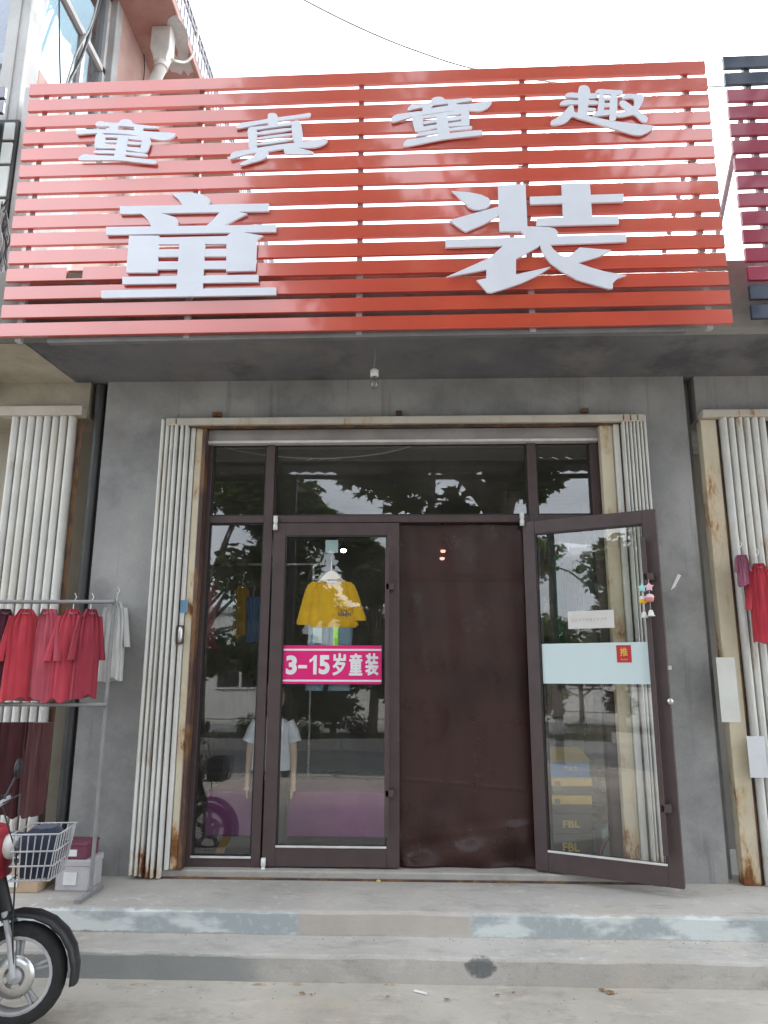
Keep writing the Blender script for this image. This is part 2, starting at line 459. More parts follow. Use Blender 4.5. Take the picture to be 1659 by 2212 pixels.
# ================================================================== the setting
GZ = 0.0
def sheet(name, x0, x1, y0, y1, z, mat): return struct(MB().add([(x0,y0,z),(x1,y0,z),(x1,y1,z),(x0,y1,z)], [(0,1,2,3)]).build(name, mat))
sheet('ground', -300, 300, -300, 300, -.17, m_road)
struct(boxo('pavement', (-40,-6.5,-.16), (40,.5,0), m_pave, None))
sheet('road', -120, 120, -12.0, -6.9, -.135, m_road)
struct(boxo('planting_strip', (-60,-15.2,-.16), (60,-12.2,.02), plain('planting soil', (.07,.06,.04), .95, .4, 3, .5, 20)))
sheet('far_pavement', -60, 60, -22, -15.2, -.02, m_kerb)
kb = struct(link('kerb', None))
me = MB().box((-.495,-.12,-.155), (.495,.12,.0)).mesh('kerb_stone', m_kerb)
me2 = MB().box((-.495,-.10,-.155), (.495,.10,.10)).mesh('kerb_stone', m_kerb)
for i in range(16):
    o = link('kerb_stone', me, kb); o.location = (-8+i*1.06, -6.64, .012)
    o = link('kerb_stone', me2, kb); o.location = (-8+i*1.0, -12.1, 0)

PZ, T1 = .238, .12                       # platform and lower step heights
EY1, EY2 = -.705, -.99
st = thing('entrance_steps', 'low worn concrete entrance steps with pale patched risers', 'steps')
def slab_rough(name, x0, x1, y0, y1, z0, z1, mat, parent, amp=.004, nseg=60):
    """a slab whose front edge is a little worn and uneven"""
    m = MB(); ring = []
    for i in range(nseg+1):
        x = x0+(x1-x0)*i/nseg
        a = amp*(wob(x*5, 1, 0, 2)+.6*wob(x*17, 3, 0, 5)); b = amp*(wob(x*6, 4, 1, 9)+.6*wob(x*21, 2, 0, 1))
        ring.append([V((x, y0+a*.6, z0)), V((x, y0+a, z1-.016+b*.5)), V((x, y0+.006+a, z1-.005+b)), V((x, y0+.02+a, z1+b*.6)), V((x, y0+.09, z1)), V((x, y1, z1)), V((x, y1, z0))])
    m.rings(ring, True, False); return m.build(name, mat, parent)
slab_rough('platform', -3.6, 4.4, EY1, .16, .0, PZ, m_step, st, .008, 240)
slab_rough('step', -3.6, 4.4, EY2, EY1+.05, .0, T1, m_step, st, .009, 240)
def patch(name, pts, Y, mat, parent, smooth=2, th=.004):
    q = []
    for i in range(len(pts)):                       # ragged outline
        a, b = pts[i], pts[(i+1) % len(pts)]; k = max(1, int(math.hypot(b[0]-a[0], b[1]-a[1])/9))
        for j in range(k):
            t = j/k; x, y = a[0]+(b[0]-a[0])*t, a[1]+(b[1]-a[1])*t
            q.append((x+4.5*wob(x*.11, y*.23, 1, 3)+2*wob(x*.4, y*.5, 2, 1), y+2.6*wob(x*.09, y*.2, 5, 8)+1.6*wob(x*.43, y*.6, 1, 4)))
    p = chaikin(q, 1)
    return MB().prism([pY(x, y, Y) for x, y in p], (0, th, 0)).build(name, mat, parent)
m_dust = plain('dry clay crumbs', (.36,.28,.20), .95, .3, 20, .5, 60)
# ================================================================== the shop building
FY = 0.0; WY = -.06                                      # glazing plane and wall face
SOF = pY(800,820,WY).z; FTOP = 4.05; FRONT = -.70
XL, XR = -2.17, 1.93                                     # the shop's bay
OL, OR, OT, OB = -1.60, 1.45, 3.20, PZ
sb = thing('shop_building', 'single-storey grey rendered shop with deep concrete canopy', 'building')
m = MB(); m.box((XL,WY,PZ-.1),(OL,.18,SOF)); m.box((OR,WY,PZ-.1),(XR,.18,SOF)); m.box((OL,WY,OT),(OR,.18,SOF))
m.build('wall', m_wall, sb)
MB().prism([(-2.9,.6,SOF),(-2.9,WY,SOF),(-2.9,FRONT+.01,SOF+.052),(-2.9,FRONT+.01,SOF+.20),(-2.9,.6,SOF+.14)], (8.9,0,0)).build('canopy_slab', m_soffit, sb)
slab_f = MB(); slab_f.box((-2.9,FRONT,SOF+.046), (6,FRONT+.12,FTOP)); slab_f.build('fascia_beam', m_fascia, sb, .012)
boxo('roof', (-2.9,.5,SOF+.14), (6,7,SOF+.34), m_fascia, sb)
m = MB(); m.box((-2.3,.16,.05),(-2.2,5.4,SOF)); m.box((1.9,.16,.05),(2.0,5.4,SOF)); m.box((-2.2,5.3,.05),(1.9,5.4,SOF)); m.build('room_wall', m_room, sb)
boxo('room_floor', (-2.2,.16,.10), (1.9,5.3,PZ), plain('shop floor tiles', (.28,.27,.25), .3, .1, 3), sb)
cm = plain('ceiling panels', (.36,.35,.33), .6, .06, 3)
for i in range(14):
    boxo('ceiling_panel', (-2.2,.20+i*.36,3.32), (1.9,.20+i*.36+.35,3.34), cm, sb)
m = MB()
for (x, y, wd, hg) in ((470,893,18,9),(862,890,13,11),(1262,885,15,8)):     # rusty lugs over the track
    a = pY(x-wd/2, y, WY); b = pY(x+wd/2, y+hg, WY); boxo('rusty_lug', (a.x,WY-.03,a.z), (b.x,WY+.02,b.z), m_rust, sb)
# small nail holes and trowel ridges on the wall are left to the material

# ------------------------------------------------------------------ hanging bulb
lb = thing('light_bulb', 'bare bulb in a white socket hanging from the grey canopy', 'light bulb', (0,0,0))
q = pZ(811,762,SOF); bx, by = q.x, q.y
zt = lambda py: pY(808, py, by).z
MB().tube([(bx,by,SOF+.06),(bx-.004,by,zt(780)),(bx-.010,by,zt(790)),(bx-.006,by,zt(799))], .0035, 6).build('wire', m_cablegrey, lb)
zs_, ze_ = zt(798), zt(813)
MB().lathe([(.0,zs_+.002),(.018,zs_),(.0265,zs_-.008),(.027,ze_),(.022,ze_-.004)], (bx-.006,by,0)).build('socket', m_white, lb)
zb_ = zt(840)
bp = [(.014,ze_), (.016,ze_-.015), (.024,ze_-.035), (.030,ze_-.055), (.0305,ze_-.066), (.026,zb_+.012), (.014,zb_+.003), (.0,zb_)]
MB().lathe(bp, (bx-.006,by,0)).build('bulb', m_glass('bulb glass', .10, (.8,.78,.78), .08), lb)
MB().lathe([(.0,ze_+.001),(.0125,ze_),(.0125,ze_-.022),(.0,ze_-.024)], (bx-.006,by,0)).build('screw_cap', plain('dull brass', (.16,.10,.08), .5, metal=.6), lb)

# ================================================================== the slat sign
SX0, SW, SZ0, SH, SYAW = -2.580, 4.533, 3.542, 1.872, -.013
def sgn(u, v, d=0):           # sign coordinates: along, up, towards the street
    return V((SX0+u*cos(SYAW)+d*sin(SYAW), -.783+u*sin(SYAW)-d*cos(SYAW), SZ0+v))
SN = V((sin(SYAW), -cos(SYAW), 0)); SU = V((cos(SYAW), sin(SYAW), 0)); SO = V((SX0, -.783, SZ0))
def on_sign(px, py, d=0):
    r = ray(px, py); o = SO+SN*d; t = (o-CAM).dot(SN)/r.dot(SN); return CAM+r*t
ss = thing('slat_sign', 'orange-red slatted shop sign with white raised Chinese letters', 'sign', (0,0,0))
PIT, SLH, SLD = .1272, .0912, .026
def slat(u0, u1, v, mat, parent, h=SLH, d=SLD, jit=0):
    m = MB(); pr = [(0,0),(0,h),(-d,h),(-d,0)]
    rg = []
    for u in (u0, u1): rg.append([sgn(u, v+b, a) for a, b in pr])
    m.rings(rg, True, False); return m.build('slat', mat, parent, .0025, seg=1)
for i in range(15):
    v = i*PIT
    j = random.uniform(-.004,.004)
    if i == 3:
        # this slat has a notch cut for a bracket
        ua, ub = .395, .50
        slat(0, ua, v, m_red, ss); slat(ub, SW, v, m_red, ss)
        slat(ua, ub, v, m_red, ss, .014)
        m = MB(); rg = []
        for u in (ua+.002, ub-.002): rg.append([sgn(u, v+b, a) for a, b in ((-.004,.016),(-.004,.052),(-.03,.06),(-.03,.016))])
        m.rings(rg, True, False).build('bracket', plain('brown timber block', (.10,.085,.065), .8, .3, 20), ss)
    else:
        slat(0+j, SW+j*.6, v, m_red, ss)
for px in (48, 407, 776, 1149, 1529):
    p = on_sign(px, 684, -.05); u = (p-SO).dot(SU)
    m = MB(); rg = []
    for v in (-.02, SH-.01): rg.append([sgn(u+a, v, -SLD-.003+b) for a, b in ((-.018,0),(.018,0),(.018,-.036),(-.018,-.036))])
    m.rings(rg, True, False).build('support_post', m_zinc, ss)
    if px in (407, 776, 1149, 1529):
        a = sgn(u-.03, SH*.62, -.05); b = V((a.x-.05, a.y+1.05, SOF+.36))
        if px in (1149, 1529): MB().tube([a, b], .017, 6).build('back_stay', m_zinc, ss)
p0, p1 = sgn(.02, -.022, -.06), sgn(SW-.28, -.010, -.06)
m = MB(); m.rings([[sgn(u, v, d) for d, v in ((-.03,-.034),(-.03,-.005),(-.07,-.005),(-.07,-.034))] for u in (.3, SW-.27)], True, False)
m.build('bottom_rail', plain('dull grey rail', (.17,.17,.17), .6), ss)

def glyph(name, x0, y0, w_, strokes, rnd, th=.014, off=.006):
    sc = w_/1659.*IW/3072.; ox, oy = x0*IW/3072., y0*IW/3072.
    m = MB()
    for i, st_ in enumerate(strokes):
        pts = chaikin(st_, rnd) if rnd else st_
        o = off+th+i*.00035
        front = [on_sign(ox+x*sc, oy+y*sc, o) for x, y in pts]
        m.prism(front, -SN*(th-i*.0001))
    return m.build('character', m_letter, ss, .0)
A = [[(320,145),(335,115),(380,96),(450,100),(480,115),(690,125),(708,88),(745,66),(800,62),(865,72),(900,100),(918,140),(1080,158),(1308,180),(1305,215),(1060,205),(930,185),(690,170),(560,180),(330,178)],
 [(540,155),(700,155),(660,215),(680,250),(540,250)],[(930,160),(1090,180),(1065,260),(930,250)],
 [(15,260),(60,235),(130,222),(450,226),(680,232),(940,238),(1060,250),(1260,265),(1590,282),(1592,320),(1540,360),(1480,390),(1400,402),(1330,395),(1200,365),(1000,330),(800,300),(560,285),(370,285),(200,292),(40,310),(16,298)],
 [(316,330),(366,280),(404,280),(480,310),(480,530),(330,528),(306,500)],[(330,308),(700,312),(860,322),(1150,348),(1190,378),(1100,402),(840,375),(640,352),(440,352)],
 [(1068,340),(1150,345),(1194,378),(1187,450),(1152,565),(1110,595),(1050,592),(1030,560),(1040,480)],
 [(450,393),(680,393),(860,415),(1090,430),(1060,470),(830,465),(660,432),(440,432)],[(380,472),(660,475),(830,500),(1060,515),(1100,594),(1030,592),(810,552),(640,525),(330,528),(340,472)],
 [(680,312),(850,320),(820,440),(796,690),(606,690),(640,520)],
 [(286,578),(320,553),(640,555),(810,580),(1144,610),(1144,655),(1000,645),(800,620),(620,605),(298,602)],
 [(46,695),(70,655),(120,625),(180,616),(240,632),(620,640),(800,660),(1262,708),(1282,735),(1274,774),(1200,770),(1000,750),(720,712),(300,714),(62,716)]]
glyph('character', 300, 460, 420, A, 1)
B = [[(160,320),(195,270),(240,235),(330,225),(640,180),(660,165),(820,150),(1170,105),(1290,82),(1326,88),(1326,125),(1280,147),(1100,165),(820,210),(650,240),(480,265),(380,290),(200,326)],
 [(656,110),(680,88),(730,82),(780,88),(812,130),(818,295),(662,298)],
 [(342,340),(390,298),(495,296),(492,600),(500,650),(368,658),(362,500)],
 [(370,302),(700,275),(1050,213),(1100,196),(1155,206),(1170,245),(1100,265),(1000,270),(700,310),(440,350)],
 [(1030,222),(1090,196),(1155,202),(1174,250),(1198,400),(1204,555),(1058,560),(1026,350)],
 [(470,376),(1056,300),(1056,348),(470,425)],[(470,460),(1060,385),(1066,420),(470,500)],[(470,548),(1064,460),(1074,503),(470,590)],
 [(72,755),(100,705),(140,678),(220,670),(370,645),(500,620),(900,560),(1060,545),(1200,525),(1400,500),(1545,474),(1582,482),(1580,532),(1520,577),(1440,607),(1350,622),(1050,617),(920,632),(660,677),(530,687),(350,717),(200,762),(86,800),(72,785)],
 [(500,680),(668,650),(665,738),(600,792),(520,822),(400,852),(300,884),(228,890),(224,866),(330,815),(430,760)],
 [(905,610),(1040,600),(1250,650),(1350,678),(1374,700),(1366,726),(940,722),(910,690)]]
glyph('character', 900, 430, 430, B, 1)
C_ = [[(300,248),(330,205),(370,176),(430,178),(500,178),(650,150),(660,105),(690,78),(740,63),(800,62),(840,73),(865,110),(1080,95),(1252,76),(1280,95),(1280,122),(1040,157),(930,162),(750,182),(650,195),(530,225),(400,242),(308,270)],
 [(530,185),(700,165),(655,245),(526,305)],[(915,140),(1055,130),(1042,205),(912,220)],
 [(50,402),(75,363),(130,328),(240,313),(420,285),(540,278),(660,233),(920,193),(1045,178),(1250,172),(1450,138),(1564,118),(1575,150),(1544,197),(1502,237),(1440,267),(1370,278),(1250,272),(1150,264),(850,287),(650,322),(430,347),(390,362),(210,412),(86,450),(62,440)],
 [(366,385),(392,345),(560,340),(530,420),(552,575),(428,590),(408,560),(382,450)],[(376,368),(520,352),(700,325),(900,290),(1180,255),(1226,278),(1120,325),(900,345),(730,370),(500,392)],
 [(1112,275),(1186,248),(1228,280),(1238,330),(1238,472),(1222,500),(1108,502)],
 [(510,440),(735,405),(900,372),(1140,350),(1140,403),(905,432),(735,443),(520,482)],[(520,512),(735,478),(910,460),(1140,428),(1240,470),(1228,498),(940,510),(745,530),(580,570),(426,592),(414,562)],
 [(728,318),(890,290),(910,430),(948,665),(765,672),(740,480)],
 [(424,638),(460,608),(560,590),(745,560),(930,535),(1264,497),(1280,520),(1268,549),(940,572),(760,610),(434,664)],
 [(236,775),(260,735),(300,708),(400,698),(760,635),(940,608),(1250,578),(1414,566),(1442,590),(1436,629),(1400,643),(1080,678),(850,703),(600,753),(400,793),(266,816),(236,804)]]
glyph('character', 1550, 370, 440, C_, 1)
D_ = [[(280,246),(300,203),(345,178),(480,185),(650,190),(776,192),(757,247),(720,262),(630,265),(480,255)],
 [(486,110),(508,83),(560,72),(612,83),(643,115),(657,190),(632,260),(617,500),(600,545),(470,530),(485,350),(480,200)],
 [(214,332),(250,303),(310,283),(480,293),(620,290),(740,293),(782,318),(780,348),(620,352),(480,347),(400,347),(226,368)],
 [(346,375),(385,355),(412,372),(418,430),(427,470),(500,465),(500,545),(430,527),(375,532),(340,582),(280,622),(200,643),(106,650),(80,632),(86,588),(150,558),(230,498),(300,438)],
 [(600,396),(738,403),(732,432),(690,447),(600,452)],
 [(400,485),(480,465),(620,520),(700,530),(930,580),(1100,605),(1300,630),(1582,656),(1562,690),(1502,742),(1420,782),(1360,798),(1270,787),(1150,752),(950,692),(700,612),(400,532)],
 [(720,182),(745,143),(790,128),(860,133),(1000,143),(1114,147),(1125,170),(1108,208),(1040,218),(780,197)],
 [(783,180),(862,190),(857,460),(780,475),(763,430),(773,300)],[(938,180),(1047,180),(1042,450),(1037,542),(1000,590),(948,596),(928,560),(933,450)],
 [(840,250),(955,250),(955,288),(840,288)],[(840,329),(955,329),(955,381),(840,381)],[(690,494),(720,463),(770,443),(860,428),(950,433),(940,500),(820,512),(694,526)],
 [(1110,258),(1130,218),(1170,197),(1384,202),(1420,218),(1427,250),(1412,320),(1340,436),(1285,385),(1288,265),(1190,262),(1126,272)],
 [(1070,322),(1100,294),(1150,294),(1190,318),(1250,370),(1290,380),(1350,438),(1402,488),(1470,522),(1485,560),(1474,599),(1430,609),(1380,583),(1330,533),(1280,497),(1230,500),(1180,440),(1088,362)],
 [(1285,360),(1350,425),(1280,495),(1200,512),(1120,533),(1030,530),(1024,465),(1150,455),(1220,420)]]
glyph('character', 2180, 320, 460, D_, 1)
E_ = [[(668,50),(850,45),(940,60),(1000,85),(1025,115),(1020,145),(990,165),(780,168),(755,135),(735,105)],[(203,170),(1557,145),(1557,215),(203,240)],
 [(385,225),(540,225),(640,248),(710,272),(732,300),(730,325),(712,360),(492,362),(460,300),(430,262)],[(1120,212),(1240,210),(1362,238),(1255,290),(1140,348),(985,350),(1050,295)],
 [(78,358),(1623,337),(1623,402),(78,430)],[(287,437),(560,437),(543,772),(260,772)],[(1228,396),(1340,410),(1505,437),(1450,475),(1435,755),(1168,762),(1175,440)],
 [(545,455),(1190,440),(1190,512),(545,516)],[(535,563),(1185,556),(1182,625),(533,630)],[(530,672),(1182,664),(1178,738),(528,744)],
 [(748,450),(980,448),(955,930),(716,930)],[(225,812),(1462,792),(1462,858),(225,878)],[(33,935),(1623,907),(1623,975),(33,1003)]]
glyph('character', 390, 750, 730, E_, 0, .017, .006)
F_ = [[(97,115),(250,127),(350,145),(415,175),(440,205),(430,240),(390,268),(340,277),(290,275),(245,255),(215,215),(160,170)],[(78,368),(520,245),(520,316),(380,400),(220,467),(140,415)],
 [(500,68),(737,55),(754,430),(740,464),(513,462)],[(1048,53),(1292,47),(1312,345),(1062,350)],[(775,165),(1582,140),(1582,208),(780,230)],[(832,350),(1542,332),(1542,398),(832,418)],
 [(686,452),(752,420),(940,427),(990,440),(1018,470),(1015,495),(1000,530),(760,530),(735,495)],[(47,535),(760,512),(1605,487),(1608,553),(940,578),(550,588),(47,602)],
 [(570,565),(870,565),(850,595),(655,700),(655,835),(955,768),(850,840),(700,910),(550,960),(440,993),(408,990),(315,885),(400,868),(400,793),(50,858),(250,770),(430,690)],
 [(858,565),(940,565),(980,620),(1040,670),(1100,688),(1205,602),(1478,625),(1360,685),(1185,735),(1300,775),(1420,808),(1610,843),(1530,870),(1490,905),(1490,955),(1460,958),(1350,930),(1180,880),(1050,810),(950,735),(900,670),(870,610)]]
glyph('character', 1760, 710, 770, F_, 0, .017, .006)

# ------------------------------------------------------------------ neighbour's sign on the right
ns = thing('slat_sign', 'crimson and navy slatted sign beside the orange-red one', 'sign', (0,0,0))
ne = on_sign(1596, 420, 0); nu = (ne-SO).dot(SU)
def sgn2(u, v, d=0): return sgn(nu+u, v+.028+u*.004, d)
for i in range(15):
    v = i*PIT
    rg = [[sgn2(u, v+b, a) for a, b in ((0,0),(0,SLH),(-SLD,SLH),(-SLD,0))] for u in (random.uniform(-.004,.004), 3.2)]
    MB().rings(rg, True, False).build('slat', m_navy if i in (0,1,13,14) else m_crimson, ns, .0025, seg=1)
for u in (.155, 1.1, 2.0):
    rg = [[sgn2(u+a, v, -SLD-.003+b) for a, b in ((-.018,0),(.018,0),(.018,-.036),(-.018,-.036))] for v in (-.02, SH-.01)]
    MB().rings(rg, True, False).build('support_post', m_zinc, ns)
a = on_sign(1600, 262, -.05); b = pY(1538, 565, .35)
MB().tube([a, b], .019, 6).build('back_stay', m_zinc, ns)

# ================================================================== neighbour buildings, upper left
CY = -.25
cor = pY(52, 128, CY); XW = cor.x                        # front right corner of the taller house
ES = pX(257, 0, XW).z                                    # soffit height
EX = pZ(372, 0, ES).x                                    # outer line of the eaves
lh = thing('taller_house', 'taller pink rendered house with railing on its eaves, behind the orange sign', 'building')
D0, D1 = CY, 14.0
wl = pX(97, 60, XW).y; wr = pX(247, 80, XW).y
wz0 = pX(250, 420, XW).z; wz1 = ES-.02
m = MB(); wt = .24
m.box((XW-wt,wr,3.4),(XW,D1,ES+.02)); m.box((XW-wt,wl,3.4),(XW,wr,wz0)); m.build('side_wall', m_pink, lh)
m = MB(); m.box((XW-.10,CY,3.4),(XW,wl,ES+1)); m.box((XW-.16,CY-.02,3.4),(XW-.07,CY-.002,ES+1))
m.build('corner_pilaster', m_palecol, lh, .01)
boxo('rough_reveal', (XW-.10,wr-.001,wz0), (XW+.008,wr+.13,ES-.03), m_palecol, lh, .01)
boxo('front_panel', (XW-3,CY+.10,pY(20,258,CY).z), (XW-.102,CY+.2,ES+1), m_bluesky, lh)
zb = pY(20,125,CY+.05).z
boxo('front_band', (XW-3,CY+.06,zb-.04), (XW-.102,CY+.098,zb+.06), plain('pale band', (.46,.50,.55), .3), lh)
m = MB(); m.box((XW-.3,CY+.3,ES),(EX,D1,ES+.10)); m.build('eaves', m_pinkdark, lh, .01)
# railing along the eaves
rl = MB()
hr = .46
for dz in (.06, hr-.10, hr): rl.tube([(EX-.03,CY+.4,ES+.10+dz),(EX-.03,D1-.2,ES+.10+dz)], .016, 5)
m_rail = plain('painted railing steel', (.25,.26,.30), .5)
rail = rl.build('railing', m_rail, lh)
y = CY+.45; bar = MB().tube([(0,0,0),(0,0,hr+.04)], .011, 5).mesh('baluster', m_rail)
while y < D1-.2:
    o = link('baluster', bar, rail); o.location = (EX-.03, y, ES+.10); y += .115
# window of the taller house
wn = MB(); fr = .05
wn.box((XW-.12,wl,wz0),(XW-.06,wl+fr,wz1)); wn.box((XW-.12,wr-fr,wz0),(XW-.06,wr,wz1)); wn.box((XW-.12,wl,wz0),(XW-.06,wr,wz0+fr)); wn.box((XW-.12,wl,wz1-fr),(XW-.06,wr,wz1))
tz = pX(182, 78, XW-.08).z; my = pX(176, 120, XW-.08).y
wn.box((XW-.12,wl,tz-.03),(XW-.06,wr,tz+.03)); wn.box((XW-.12,my-.03,wz0),(XW-.06,my+.03,tz))
wn.build('window', m_trim, lh)
for (y0, y1, z0, z1) in ((wl,my-.03,wz0+fr,tz-.03),(my+.03,wr,wz0+fr,tz-.03),(wl,wr,tz+.03,wz1-fr)):
    boxo('pane', (XW-.10,y0,z0), (XW-.094,y1,z1), m_panefar, lh)
boxo('room_back', (XW-1.6,wl,wz0-.2), (XW-1.5,wr+.6,wz1), plain('pale curtain', (.55,.58,.60), .8, .05), lh)
# rainwater hopper and downpipe
hp = pZ(354, 69, ES); hx, hy = hp.x, hp.y
m = MB(); zz = ES-.006
sq = lambda h, z, dx=0: [V((hx+dx-h,hy-h*.8,z)),V((hx+dx+h,hy-h*.8,z)),V((hx+dx+h,hy+h*.8,z)),V((hx+dx-h,hy+h*.8,z))]
m.rings([sq(.105,zz), sq(.105,zz-.27), sq(.075,zz-.36), sq(.07,zz-.40)], True, False); m.build('rain_hopper', m_pvc, lh, .01)
pxw = XW+.085
MB().tube([(hx,hy,zz-.36),(hx,hy,zz-.46),(hx-.06,hy+.02,zz-.58),(pxw+.05,hy+.03,zz-.78),(pxw,hy+.04,zz-.92),(pxw,hy+.04,3.6)], .062, 12).build('downpipe', m_pvc, lh)
MB().lathe([(.074,zz-.40),(.076,zz-.46)], (hx,hy,0), 14).build('pipe_collar', m_pvc, lh)
for i, (px, py, s) in enumerate(((385,70,.22),(372,130,.20),(400,140,.16),(392,100,.15))):
    p = pZ(px, py, ES-.004); pts = []
    for k in range(11):
        a = 2*pi*k/11; r = s*(.55+.5*random.random()); pts.append((p.x+r*cos(a)*.55, p.y+r*sin(a)*1.3, ES-.004-i*.0007))
    MB().prism(pts, (0,0,.003)).build('bare_plaster_patch', m_palecol, lh)

def cable(label, pts, r, mat, name='cable', sag=0, n=24, group=None):
    m = MB(); out = []
    pts = [V(p) for p in pts]
    if len(pts) == 2 and sag:
        for i in range(n+1):
            t = i/n; p = pts[0].lerp(pts[1], t); out.append(p-V((0,0,sag*4*t*(1-t))))
    else:
        # Catmull-Rom through the points
        q = [pts[0]]+pts+[pts[-1]]
        for i in range(1, len(q)-2):
            for k in range(6):
                t = k/6.; a, b, c, d = q[i-1:i+3]
                out.append(.5*((2*b)+(c-a)*t+(2*a-5*b+4*c-d)*t*t+(3*b-a-3*c+d)*t**3))
        out.append(pts[-1])
    m.tube(out, r, 6); o = m.build(name, mat); org = out[0]
    local(o, org); return tag(o, label, 'cable', group)
cable('thin overhead wire sagging across the white sky above the sign', [pY(600,-30,3.0), pY(760,52,3.3), pY(900,110,3.6), pY(1050,154,3.9), pY(1300,188,4.4), pY(1565,186,5.0), pY(1800,165,5.6)], .012, m_cablegrey)
xc = XW+.05
cable('black wire hanging straight down before the upstairs window', [pX(128,-20,xc), pX(128,60,xc), pX(129,120,xc), pX(131,200,xc)], .007, m_cable)
cable('thick dark cable slanting down across the window frame', [pX(222,-15,xc+.05), pX(200,50,xc+.05), pX(178,118,xc+.05), pX(146,182,xc+.05), pX(120,230,xc+.05)], .014, m_cable)
cable('pale grey cable crossing beside the thick dark one', [pX(216,-15,xc+.08), pX(196,55,xc+.08), pX(165,115,xc+.08), pX(143,182,xc+.08), pX(130,220,xc+.08)], .009, m_cablegrey)
cable('loose wire looping down from the white rain hopper', [pX(311,118,XW+.02), pX(312,150,XW+.02), pX(309,185,XW+.02), pX(306,230,XW+.02)], .006, m_cable)
cable('white hose drooping from rain hopper to the railing', [pX(358,122,hx), pX(375,130,EX-.1), pX(398,134,EX-.05), pX(414,122,EX), pX(424,95,EX), pX(428,60,EX)], .014, m_pvc)

# left neighbour: dark purple slat sign end, pale panel column and cable tangle
ps = thing('slat_sign', 'end of a dark purple slatted sign on the left neighbour', 'sign')
for (x1, y0, y1) in ((12,186,213),(8,218,245)):
    a = pY(-160, y0, -.62); b = pY(x1, y0, -.62); c = pY(x1-2, y1, -.62)
    MB().box((a.x,-.62,c.z+.012),(b.x,-.59,b.z)).build('slat', m_purple, ps, .003, seg=1)
a = pY(-70, 185, -.575); MB().box((a.x-.02,-.575,3.9),(a.x+.02,-.54,a.z+.05)).build('support_post', m_zinc, ps)
pc = thing('panel_column', 'column of pale panels in dark frame left of the orange sign', 'panel column')
a = pY(-120, 258, -.36); b = pY(36, 258, -.36); z1 = b.z; z0 = pY(10, 470, -.36).z
px_r = pY(22, 380, -.36).x
boxo('frame', (a.x,-.36,z0), (px_r+.012,-.33,z1), m_darkframe, pc)
for (ya, yb) in ((264,300),(307,352),(358,423),(430,462)):
    za, zb2 = pY(20, ya, -.375).z, pY(20, yb, -.375).z
    boxo('panel', (px_r-.085,-.375,zb2), (px_r-.008,-.357,za), m_panelpale, pc, .004)
    boxo('panel', (px_r-.30,-.375,zb2), (px_r-.115,-.357,za), m_darkframe, pc, .004)
lw_ = thing('pier', 'grimy grey pier between the pale panels and the orange sign', 'pier')
boxo('shaft', (px_r+.016,-.345,SOF+.07), (XW+.22,.4,pY(50,258,-.3).z+.25), m_palecol, lw_, .01)
for i in range(7):
    random.seed(40+i)
    pts = []
    x = random.uniform(4, 18); yy = 430+i*6
    for k in range(6):
        pts.append(pY(x+random.uniform(-9,9)-k*1.0, yy+k*28, -.40-.02*i))
    cable('tangled grey cables hanging beside the pale panel column', pts, .006+.002*(i % 3), m_cablegrey if i % 2 else m_cable, 'tangled_cable', group='tangled cables left of the sign')
random.seed(9)
# ================================================================== folding shutters
def strip(x, z0, z1, w_, y0, y1, mat, parent, lean=0):
    """one folded shutter leaf: rounded front edge"""
    pr = [(-.5,.0),(-.5,-.6),(-.38,-.85),(-.15,-1.),(.15,-1.),(.38,-.85),(.5,-.6),(.5,.0)]
    d = y1-y0
    rg = [[V((x+a*w_+ln, y1+b*d, z)) for a, b in pr] for z, ln in ((z0,lean),(z1,0))]
    return MB().rings(rg, True, True).build('leaf', mat, parent)
ls = thing('folding_shutter', 'cream folding shutter stacked on the left, with blue sticker and lock', 'shutter')
xo = pY(312,1400,-.13).x; xi = pY(376,1400,-.13).x; zt_ = pY(370,907,-.13).z; zb_ = pY(310,1890,-.13).z
n = 6; pw = (xi-xo)/n
for i in range(n):
    strip(xo+pw*(i+.5)+(.006 if i > 3 else 0), zb_-.004*i, zt_+.003*(i % 2), pw*.80, -.15+.006*(i % 3), -.065, m_shut, ls, random.uniform(-.008,.004))
boxo('backing', (xo+.01,-.064,zb_+.01), (xi+.02,-.0605,zt_-.01), m_rust, ls)
jx0 = pY(416,1000,-.075).x; jx1 = pY(437,1000,-.06).x
boxo('guide_channel', (xi+.012,-.10,zb_+.02), (jx0+.012,-.03,zt_), m_shut, ls, .006)
boxo('rusty_edge', (xi+.002,-.088,zb_+.05), (xi+.0125,-.05,zt_-.02), m_rust, ls)
boxo('jamb', (jx0+.016,-.085,zb_+.02), (jx1,-.02,zt_-.03), m_jamb, ls, .005)
boxo('rusty_angle', (jx1+.001,-.092,zb_+.02), (jx1+.028,-.01,zt_-.04), m_rust, ls, .004)
q = pY(398,1310,-.10); boxo('blue_sticker', (q.x-.026,-.1035,q.z-.042), (q.x+.026,-.1005,q.z+.042), flat('blue paper', (.13,.25,.36)), ls)
q = pY(389,1371,-.11)
lk = MB().box((q.x-.022,-.115,q.z-.062), (q.x+.022,-.099,q.z+.062)).build('lock_plate', m_rust, ls, .004)
MB().lathe([(.0,-.002),(.013,.0),(.016,.03),(.016,.075),(.013,.10),(.0,.103)], (q.x+.004,-.118,q.z-.05), 12).build('lock_grip', m_steel, lk)

